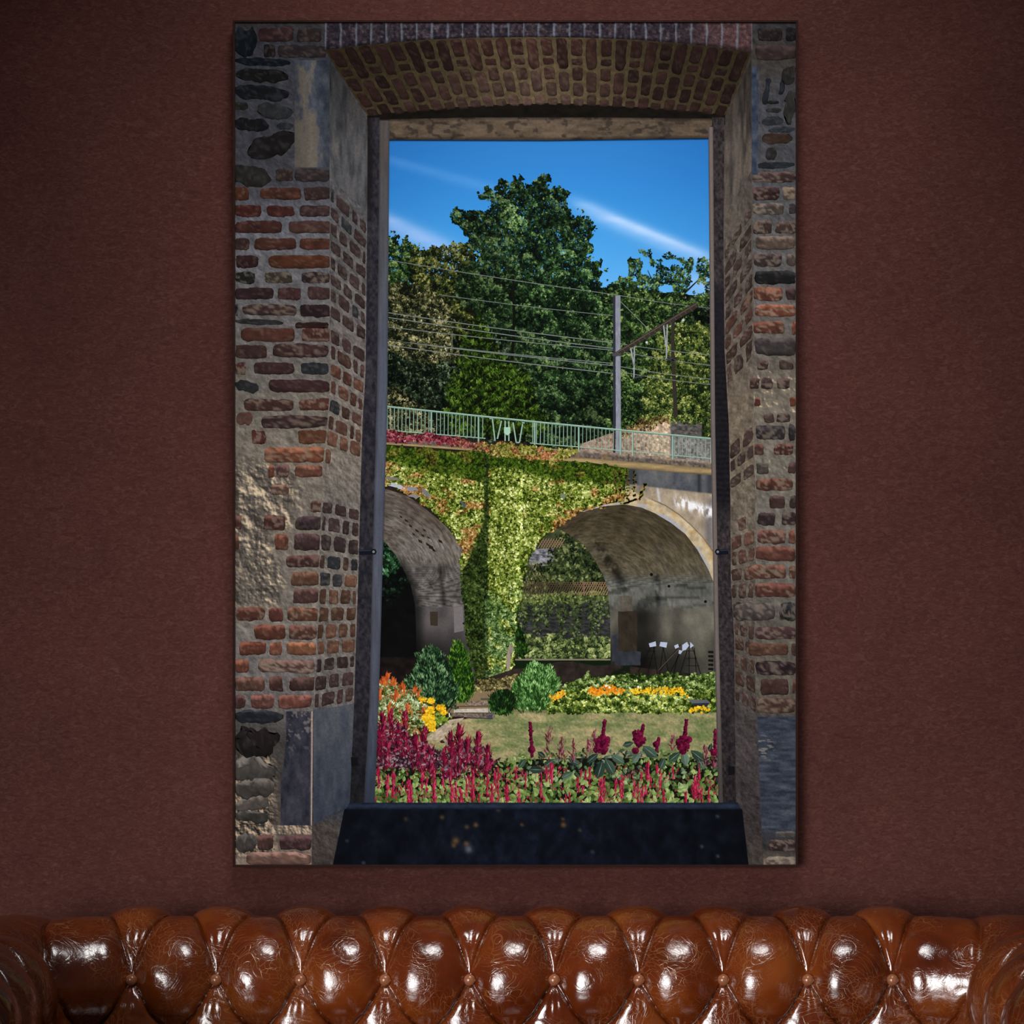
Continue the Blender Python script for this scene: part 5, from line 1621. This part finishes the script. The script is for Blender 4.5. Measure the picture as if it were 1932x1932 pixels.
def mortar_r(x, y, s, t):
    yy = [43, 110, 200, 320, 420, 560, 680, 740, 820, 930, 1060, 1180, 1300, 1345, 1360, 1560, 1600, 1631]
    cc = np.array([(52, 51, 54), (60, 56, 52), (66, 66, 72), (70, 70, 74), (84, 83, 84), (94, 91, 90), (96, 90, 82), (112, 104, 92), (110, 103, 93), (106, 101, 93), (102, 97, 91), (88, 84, 76), (90, 85, 76), (74, 68, 61), (58, 62, 72), (56, 60, 70), (44, 42, 42), (110, 98, 86)], float)
    c = np.stack([np.interp(y, yy, cc[:, k]) for k in range(3)], -1)
    e = emboss(x, y, 1 / 18., 231, 4)
    c = c * (0.8 + 0.4 * fbm(x / 9, y / 9, 232, 4) + 0.22 * e)[..., None]
    pz = (smooth(690, 705, y) * (1 - smooth(775, 790, y)) + 0.6 * smooth(855, 865, y) * (1 - smooth(885, 900, y)))
    lit = smooth(0.5, 0.8, e + 0.4 * (fbm(x / 20, y / 14, 233, 2) - .4)) * pz
    return mixc(c, (216, 188, 152), 0.8 * lit)


between(lambda y: XC2(y) - 1, const(1502), 43, 1631, 2, mortar_r, right)
wall_r = right.build('printed_brickwork', pic, 'printed old brick and rubble wall right of the window view')
ROWS_R = [
    (53, 79, [(1431, 1475, (40, 29, 31)), (1482, 1502, (26, 23, 29))]),
    (86, 114, [(1424, 1502, (70, 48, 48))]),
    (325, 345, [(1419, 1502, (78, 52, 50))]),
    (353, 377, [(1420, 1470, (57, 31, 33)), (1477, 1502, (114, 88, 68))]),
    (384, 405, [(1420, 1479, (100, 84, 74)), (1489, 1502, (67, 57, 57))]),
    (416, 441, [(1420, 1456, (72, 49, 47)), (1464, 1502, (84, 60, 52))]),
    (446, 470, [(1425, 1502, (114, 88, 72))]),
    (479, 503, [(1422, 1475, (67, 49, 49)), (1484, 1502, (98, 77, 70))]),
    (511, 536, [(1424, 1502, (31, 29, 31))]),
    (542, 567, [(1422, 1477, (134, 62, 40)), (1482, 1502, (72, 46, 46))]),
    (575, 598, [(1424, 1502, (156, 73, 44))]),
    (607, 631, [(1421, 1480, (124, 60, 40)), (1493, 1502, (144, 68, 42))]),
    (637, 671, [(1423, 1502, (76, 66, 66))]),
    (680, 698, [(1428, 1450, (76, 48, 44)), (1470, 1496, (84, 62, 52))]),
    (713, 734, [(1415, 1433, (72, 44, 42)), (1436, 1458, (67, 42, 43)), (1466, 1490, (72, 46, 46))]),
    (750, 767, [(1424, 1435, (134, 58, 40)), (1490, 1502, (154, 68, 42))]),
    (780, 798, [(1440, 1460, (88, 62, 57)), (1465, 1490, (72, 52, 50))]),
    (802, 831, [(1424, 1481, (46, 39, 41)), (1488, 1502, (46, 39, 41))]),
    (837, 859, [(1420, 1440, (108, 60, 50)), (1460, 1496, (108, 52, 46))]),
    (873, 894, [(1426, 1450, (88, 77, 67)), (1487, 1502, (83, 52, 50))]),
    (903, 926, [(1427, 1495, (119, 62, 44))]),
    (936, 960, [(1452, 1481, (88, 57, 50)), (1490, 1502, (62, 46, 43))]),
    (966, 991, [(1428, 1463, (53, 37, 39)), (1475, 1502, (64, 43, 43))]),
    (1000, 1025, [(1430, 1482, (119, 64, 50)), (1488, 1502, (134, 68, 47))]),
    (1031, 1058, [(1424, 1502, (129, 64, 47))]),
    (1067, 1092, [(1412, 1484, (119, 64, 44)), (1489, 1502, (114, 62, 44))]),
    (1100, 1128, [(1424, 1502, (114, 54, 42))]),
    (1137, 1171, [(1387, 1462, (88, 75, 71)), (1471, 1502, (39, 39, 41))]),
    (1183, 1206, [(1425, 1502, (85, 50, 50))]),
    (1213, 1237, [(1412, 1487, (119, 70, 47)), (1493, 1502, (80, 48, 40))]),
    (1247, 1274, [(1425, 1502, (46, 29, 33))]),
    (1281, 1310, [(1435, 1488, (83, 50, 43)), (1495, 1502, (110, 60, 44))]),
    (1318, 1346, [(1426, 1502, (93, 57, 43))]),
    (1584, 1606, [(1450, 1502, (66, 44, 44))]),
    (1568, 1580, [(1462, 1500, (110, 98, 90))]),
    (1616, 1632, [(1444, 1502, (140, 118, 102))]),
]
for y0, y1, bs in ROWS_R:
    for x0, x1, c in bs:
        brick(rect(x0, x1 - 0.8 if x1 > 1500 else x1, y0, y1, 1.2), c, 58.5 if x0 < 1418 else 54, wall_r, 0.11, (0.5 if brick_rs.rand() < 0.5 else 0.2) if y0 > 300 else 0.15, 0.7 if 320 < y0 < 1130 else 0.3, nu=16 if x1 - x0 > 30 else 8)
for a in ((1458, 194, 23, 7, 0, (30, 30, 32)), (1459, 208, 30, 9, 0, (44, 42, 42)), (1457, 229, 40, 16, -4, (52, 60, 67)), (1474, 245, 50, 11, -3, (50, 57, 68)), (1466, 262, 58, 20, 0, (74, 48, 35)), (1454, 290, 22, 22, 0, (54, 48, 50)), (1475, 165, 12, 26, 8, (36, 43, 59)), (1447, 170, 12, 48, 12, (36, 39, 53)), (1490, 205, 20, 64, 4, (52, 50, 48)), (1488, 142, 24, 40, 10, (43, 41, 39)), (1460, 312, 76, 12, -2, (40, 46, 56))):
    stone(*a, 54, wall_r)
ink = Ink(55.5, 0.9)
between(const(1412), const(1430), 126, 330, 1.8, lambda x, y, s, t: pal([(36, 44, 60), (56, 64, 80), (88, 90, 96)], fbm(x / 9, y / 16, 234, 3) * 1.5 - .25), ink)
ink.build('quoin_stone', wall_r, 'printed narrow blue grey quoin block')
ink = Ink(55.5, 0.9)
between(pl([(1350, 1428), (1566, 1437)]), const(1501), 1352, 1566, 1.8,
        lambda x, y, s, t: mixc(pal([(36, 40, 50), (54, 60, 72), (76, 80, 88)], fbm(x / 20, y / 5, 235, 4) * 1.5 - .25), (140, 134, 126), 0.7 * smooth(.58, .66, fbm(x / 12, y / 2.4, 236, 2)) * smooth(1380, 1395, y) * (1 - smooth(1425, 1440, y)) * (1 - smooth(1450, 1470, x))), ink)
ink.build('quoin_stone', wall_r, 'printed slate quoin block below the right brickwork')


def rev_r(t, y):
    yy = YH_R + (y - YH_R) * (1 - 0.125 * t)
    return XC2(y) - t * (XC2(y) - XR2(yy)), yy


rev = Ink(56, 0.8)


def revr_col(x, y, s, t):
    yy = [100, 330, 420, 640, 760, 880, 1000, 1130, 1300, 1345, 1420, 1560, 1631]
    cc = np.array([(54, 49, 44), (76, 70, 64), (86, 79, 72), (94, 86, 78), (106, 95, 82), (108, 98, 84), (102, 93, 82), (92, 85, 78), (78, 72, 66), (66, 61, 60), (66, 60, 60), (54, 48, 48), (64, 58, 54)], float)
    c = np.stack([np.interp(y, yy, cc[:, k]) for k in range(3)], -1)
    return c * (0.72 + 0.5 * fbm(x / 7, y / 14, 241, 4, .65) + 0.25 * emboss(x, y, 1 / 14., 242))[..., None]


patch(rev, lambda s, t: rev_r(s, 40 + t * 1700), 34, 850, revr_col)
rev2 = rev.build('printed_reveal', pic, 'printed brick reveal right of the window opening')
ink = Ink(57, 0.8)
patch(ink, lambda s, t: (1418 - 52 * s, (112 + 114 * s) + t * ((322 + 86 * s) - (112 + 114 * s))), 30, 110,
      lambda x, y, s, t: pal([(52, 48, 46), (84, 76, 70), (104, 94, 86)], fbm(x / 5, y / 40, 243, 4) * 1.4 - .2) * (0.6 + 0.42 * smooth(120, 330, y))[..., None])
ink.build('stone_slab', rev2, 'printed grey stone slab in the upper right reveal')
for k, (y0, y1, bs) in enumerate(ROWS_R[4:33]):
    if y0 in (680, 750, 780): continue
    ink_c = [0.0, 0.5, 1.0] if k % 2 else [0.0, 0.32, 0.72, 1.0]
    for a, b in zip(ink_c[:-1], ink_c[1:]):
        ym = (y0 + y1) / 2
        if 690 < ym < 780 and brick_rs.rand() < 0.8: continue
        if 900 < ym < 1000 and brick_rs.rand() < 0.8: continue
        base = np.array([np.interp(ym, [380, 520, 560, 640, 800, 900, 1020, 1130, 1250, 1340], [c0[i] for c0 in ((84, 60, 52), (82, 58, 54), (120, 66, 48), (84, 56, 50), (92, 60, 54), (96, 70, 60), (124, 72, 54), (88, 60, 52), (96, 60, 46), (80, 50, 44))]) for i in range(3)])
        col = base * (0.8 + 0.4 * brick_rs.rand())
        e = 0.05
        q = [rev_r(b - e, y0), rev_r(a + e, y0), rev_r(a + e, y1), rev_r(b - e, y1)]
        brick([(float(p[0]), float(p[1])) for p in q], col, 58, rev2, 0.12, 0.35, 0.1, nu=9, nv=8)

# brick arch over the opening
TOPC = pl([(600, 95), (613, 93), (700, 83), (800, 74), (900, 70), (1000, 69), (1100, 70), (1200, 74), (1300, 82), (1418, 97), (1440, 100)])
BOTC = pl([(690, 224), (697, 223), (760, 217), (840, 210), (930, 203), (1030, 200), (1130, 203), (1230, 209), (1300, 215), (1367, 223)])


def sof(s, t):
    xt = 613 + (1418 - 613) * s; xb = 697 + (1367 - 697) * s
    x = xt + (xb - xt) * t
    y = TOPC(xt) + (BOTC(xb) - TOPC(xt)) * (t ** 0.94)
    return x, y


arch = Ink(59, 0.7)


def sof_mort(x, y, s, t):
    c = pal([(46, 38, 24), (70, 60, 42), (92, 79, 58)], 0.15 + 0.75 * np.exp(-((s - 0.48) / 0.24) ** 2) + 0.3 * (t - 0.5))
    return c * (0.7 + 0.5 * fbm(x / 6, y / 6, 251, 3))[..., None]


patch(arch, sof, 300, 60, sof_mort)
arch_o = arch.build('printed_arch', pic, 'printed segmental brick arch above the window view')
NC = 28
for k in range(NC):
    s0, s1 = k / NC + 0.0045, (k + 1) / NC - 0.0045
    cuts = [0.0, 0.46, 0.80, 1.0] if k % 2 else [0.0, 0.27, 0.40, 0.62, 0.86, 1.0]
    for a, b in zip(cuts[:-1], cuts[1:]):
        a2, b2 = a + 0.018, min(b - 0.018, 0.985)
        tm = (a + b) / 2; sm = (s0 + s1) / 2
        mid = math.exp(-((sm - 0.45) / 0.2) ** 2)
        col = np.array((44, 22, 18.)) * (1 + 0.5 * mid) + np.array((46, 42, 34.)) * mid * smooth(0.35, 0.75, tm) * 0.9 + np.array((8, 6, 6.)) * tm
        col = col * (0.8 + 0.4 * brick_rs.rand())
        q = [sof(s0, a2), sof(s1, a2), sof(s1, b2), sof(s0, b2)]
        brick([(float(p[0]), float(p[1])) for p in q], col, 61, arch_o, 0.07, 0.15 + 0.25 * mid, 0.0, nu=9, nv=11, pale_col=(130, 112, 90))
ink = Ink(60, 0.9)         # whitened front of the arch


def arch_front(x, y, s, t):
    n = fbm(x / 5, y / 5, 252, 4, .7)
    ph = (x - 613 - 6 * (s - 0.5) * 0) / (805 / 28.0)
    j = np.exp(-(((ph + 0.02 + 0.08 * (vnoise(y / 20, ph * 0 + np.floor(ph), 9) - .5)) % 1.0 - 0.06) / 0.07) ** 2)
    c = pal([(26, 24, 32), (40, 34, 42), (62, 52, 58), (100, 92, 98)], n * 1.6 - .35)
    c = mixc(c, np.array((92, 62, 60)) * (0.5 + n)[..., None], 0.65 * smooth(1250, 1400, x))
    c = mixc(c, (112, 118, 130), np.clip(j * (0.5 + 0.5 * n) * 1.1, 0, .85))
    return c * (1 - 0.4 * smooth(0.8, 1.0, t))[..., None]


under(const(43), lambda x: TOPC(x) + 1.5, 613, 1419, 1.8, arch_front, ink)
ink.build('arch_face', arch_o, 'printed whitened brick edge of the arch')

# lintel and the dark gap over it
ink = Ink(60.5, 0.7)
under(lambda x: BOTC(x) - 4 - 3 * fbm(x / 9, x * 0, 261, 2), const(236), 693, 1368, 2, lambda x, y, s, t: np.array((18, 15, 12.)) * (0.6 + .8 * fbm(x / 14, y / 6, 262, 3))[..., None], ink)
ink.build('printed_shadow_gap', pic, 'printed dark gap between arch and lintel')
ink = Ink(62, 0.7)


def lintel(x, y, s, t):
    n = fbm(x / 22, y / 7, 263, 4, .6)
    c = pal([(58, 50, 42), (80, 68, 56), (100, 86, 72)], n * 1.3 - .1 + 0.25 * np.exp(-((x - 1010) / 120) ** 2))
    c = mixc(c, (44, 38, 34), 0.7 * smooth(.6, .68, fbm(x / 14, y / 8, 264, 3)))
    return c * (1.0 - 0.4 * smooth(0.8, 1, t) - 0.35 * (1 - smooth(0, .15, t)))[..., None]


under(pl([(704, 226), (900, 222), (1140, 222), (1352, 224)]), pl([(704, 264), (1035, 265), (1352, 261)]), 712, 1352, 2, lintel, ink)
ink.build('printed_lintel', pic, 'printed brown stone lintel above the sky')

# frame of the opening
ink = Ink(63, 0.9)


def jamb_dark(x, y, s, t):
    n = fbm(x / 5, y / 9, 271, 4, .65)
    c = pal([(20, 20, 26), (42, 40, 46), (62, 58, 62)], n * 1.5 - .25)
    c = mixc(c, (22, 20, 20), 0.7 * (1 - smooth(0.2, 0.6, s)) * (1 - smooth(380, 420, y)))
    return c * (1 - 0.35 * smooth(1250, 1500, y))[..., None]


between(XR, lambda y: XD(y) + 1, 222, 1520, 2, jamb_dark, ink)
ink.build('printed_window_jamb', pic, 'printed rough dark window jamb on the left')
ink = Ink(64, 0.35)


def jamb_face(x, y, s, t):
    c = np.stack([np.interp(y, [262, 420, 700, 1100, 1350, 1520], v) for v in ((78, 76, 80, 78, 70, 44), (72, 76, 84, 82, 74, 52), (70, 80, 98, 94, 86, 66))], -1)
    c = c * (0.86 + 0.28 * fbm(x / 4, y / 40, 272, 3))[..., None]
    c = mixc(c, (46, 52, 64), 0.55 * smooth(0.75, 1.0, s))
    return mixc(c, (40, 38, 40), 0.5 * np.exp(-((s - 0.02) / 0.12) ** 2))


between(XD, lambda y: SKY_L(y) + 0.8, 228, 1520, 2, jamb_face, ink)
ink.build('printed_window_jamb', pic, 'printed flat grey blue window jamb beside the view on the left')
ink = Ink(63, 0.9)


def jamb_r(x, y, s, t):
    n = fbm(x / 4, y / 6, 273, 4, .65)
    c = pal([(22, 20, 24), (48, 42, 44), (72, 64, 64)], n * 1.5 - .25)
    c = mixc(c, (20, 20, 26), 0.65 * smooth(520, 560, y) * (1 - smooth(930, 1000, y)))
    rib = 0.5 + 0.5 * np.sin(y / 1.6 + 3 * fbm(x / 8, y / 12, 274, 2))
    c = c * (1 - 0.3 * rib * smooth(640, 700, y) * (1 - smooth(930, 980, y)))[..., None]
    return c * (1 - 0.2 * smooth(1250, 1500, y))[..., None]


between(lambda y: SKY_R(y) + 6, lambda y: XR2(y) + 0.8, 222, 1530, 2, jamb_r, ink)
ink.build('printed_window_jamb', pic, 'printed rough dark window jamb on the right')
ink = Ink(64, 0.35)
between(lambda y: SKY_R(y) - 0.6, lambda y: SKY_R(y) + 8, 240, 1525, 2, lambda x, y, s, t: mixc(pal([(84, 74, 70), (112, 102, 96), (96, 88, 84)], s) * (1 - 0.35 * smooth(1250, 1500, y))[..., None], (60, 60, 84), 0.6 * (1 - smooth(0, .2, s))), ink)
ink.build('printed_window_jamb', pic, 'printed thin pale edge strip of the right window jamb')
# iron brackets
for (x0, x1, y, e, lab) in ((677, 709, 1042, 705, 'printed small iron bracket on the left jamb'), (1351, 1374, 1042, 1354, 'printed small iron bracket on the right jamb')):
    ink = Ink(66, 0.2)
    stroke(ink, [(x0, y), (x1, y - 1)], 10, (18, 20, 28))
    stroke(ink, [(x0, y - 3), (x1, y - 4)], 2, (44, 48, 60), 2e-6)
    stamp(ink, HEX, np.array([float(e)]), np.array([y - 1.0]), 6.0, 0.0, np.array([(16, 18, 26.)]), 3e-6)
    stamp(ink, HEX, np.array([float(e)]), np.array([y - 1.0]), 2.6, 0.0, np.array([(120, 124, 132.)]), 4e-6)
    ink.build('printed_bracket', pic, lab)
for (x, y, lab) in ((669, 1437, 'printed rusty stub at the foot of the left jamb'), (1380, 1454, 'printed rusty stub at the foot of the right jamb')):
    ink = Ink(66, 0.2)
    fillpoly(ink, [(x - 7, y - 9), (x + 6, y - 8), (x + 6, y + 7), (x - 6, y + 9)], (16, 15, 18))
    ink.build('printed_stub', pic, lab)

# sill
ink = Ink(68, 0.9)


def sill(x, y, s, t):
    n = fbm(x / 16, y / 20, 281, 4, .6)
    c = pal([(5, 7, 13), (12, 16, 26), (24, 29, 42)], n * 1.3 - .15)
    c = c * (1 - 0.35 * np.abs(s - 0.45) * 1.6)[..., None]
    for fx, fy, fr, fc in ((860, 1586, 6, (104, 76, 44)), (856, 1595, 4, (92, 66, 36)), (880, 1592, 5, (96, 74, 46)), (884, 1602, 7, (96, 100, 110)), (898, 1556, 4, (104, 78, 44)), (881, 1560, 4, (80, 60, 40)), (834, 1542, 4, (84, 66, 42)), (766, 1545, 4, (62, 50, 40)), (1063, 1556, 4.5, (112, 80, 40)), (1062, 1545, 3, (90, 66, 36)), (985, 1556, 3, (96, 66, 34)), (940, 1527, 4, (70, 52, 36)), (1094, 1566, 3, (76, 66, 54)), (1353, 1540, 2.5, (84, 92, 104)), (1324, 1597, 3, (70, 78, 92)), (1354, 1615, 3, (70, 78, 92)), (655, 1586, 3, (50, 56, 70)), (686, 1628, 3, (70, 76, 86)), (1118, 1607, 4, (50, 54, 62))):
        c = mixc(c, fc, 0.85 * np.exp(-(((x - fx) ** 2 + (y - fy) ** 2) / fr ** 2)))
    return c


patch(ink, lambda s, t: ((650 - 22 * t) + s * ((1400 + 12 * t) - (650 - 22 * t)), 1526 + 105.5 * t), 240, 40, sill)
patch(ink, lambda s, t: ((660 - 8 * t) + s * (1392 + 6 * t - 660 + 8 * t), 1514 + 13 * t), 240, 6,
      lambda x, y, s, t: pal([(20, 26, 38), (36, 44, 60), (14, 18, 28)], t) * (0.8 + .5 * fbm(x / 10, y / 4, 284, 2))[..., None], 2e-6)
ink.build('printed_sill', pic, 'printed dark slate sill below the flower border')
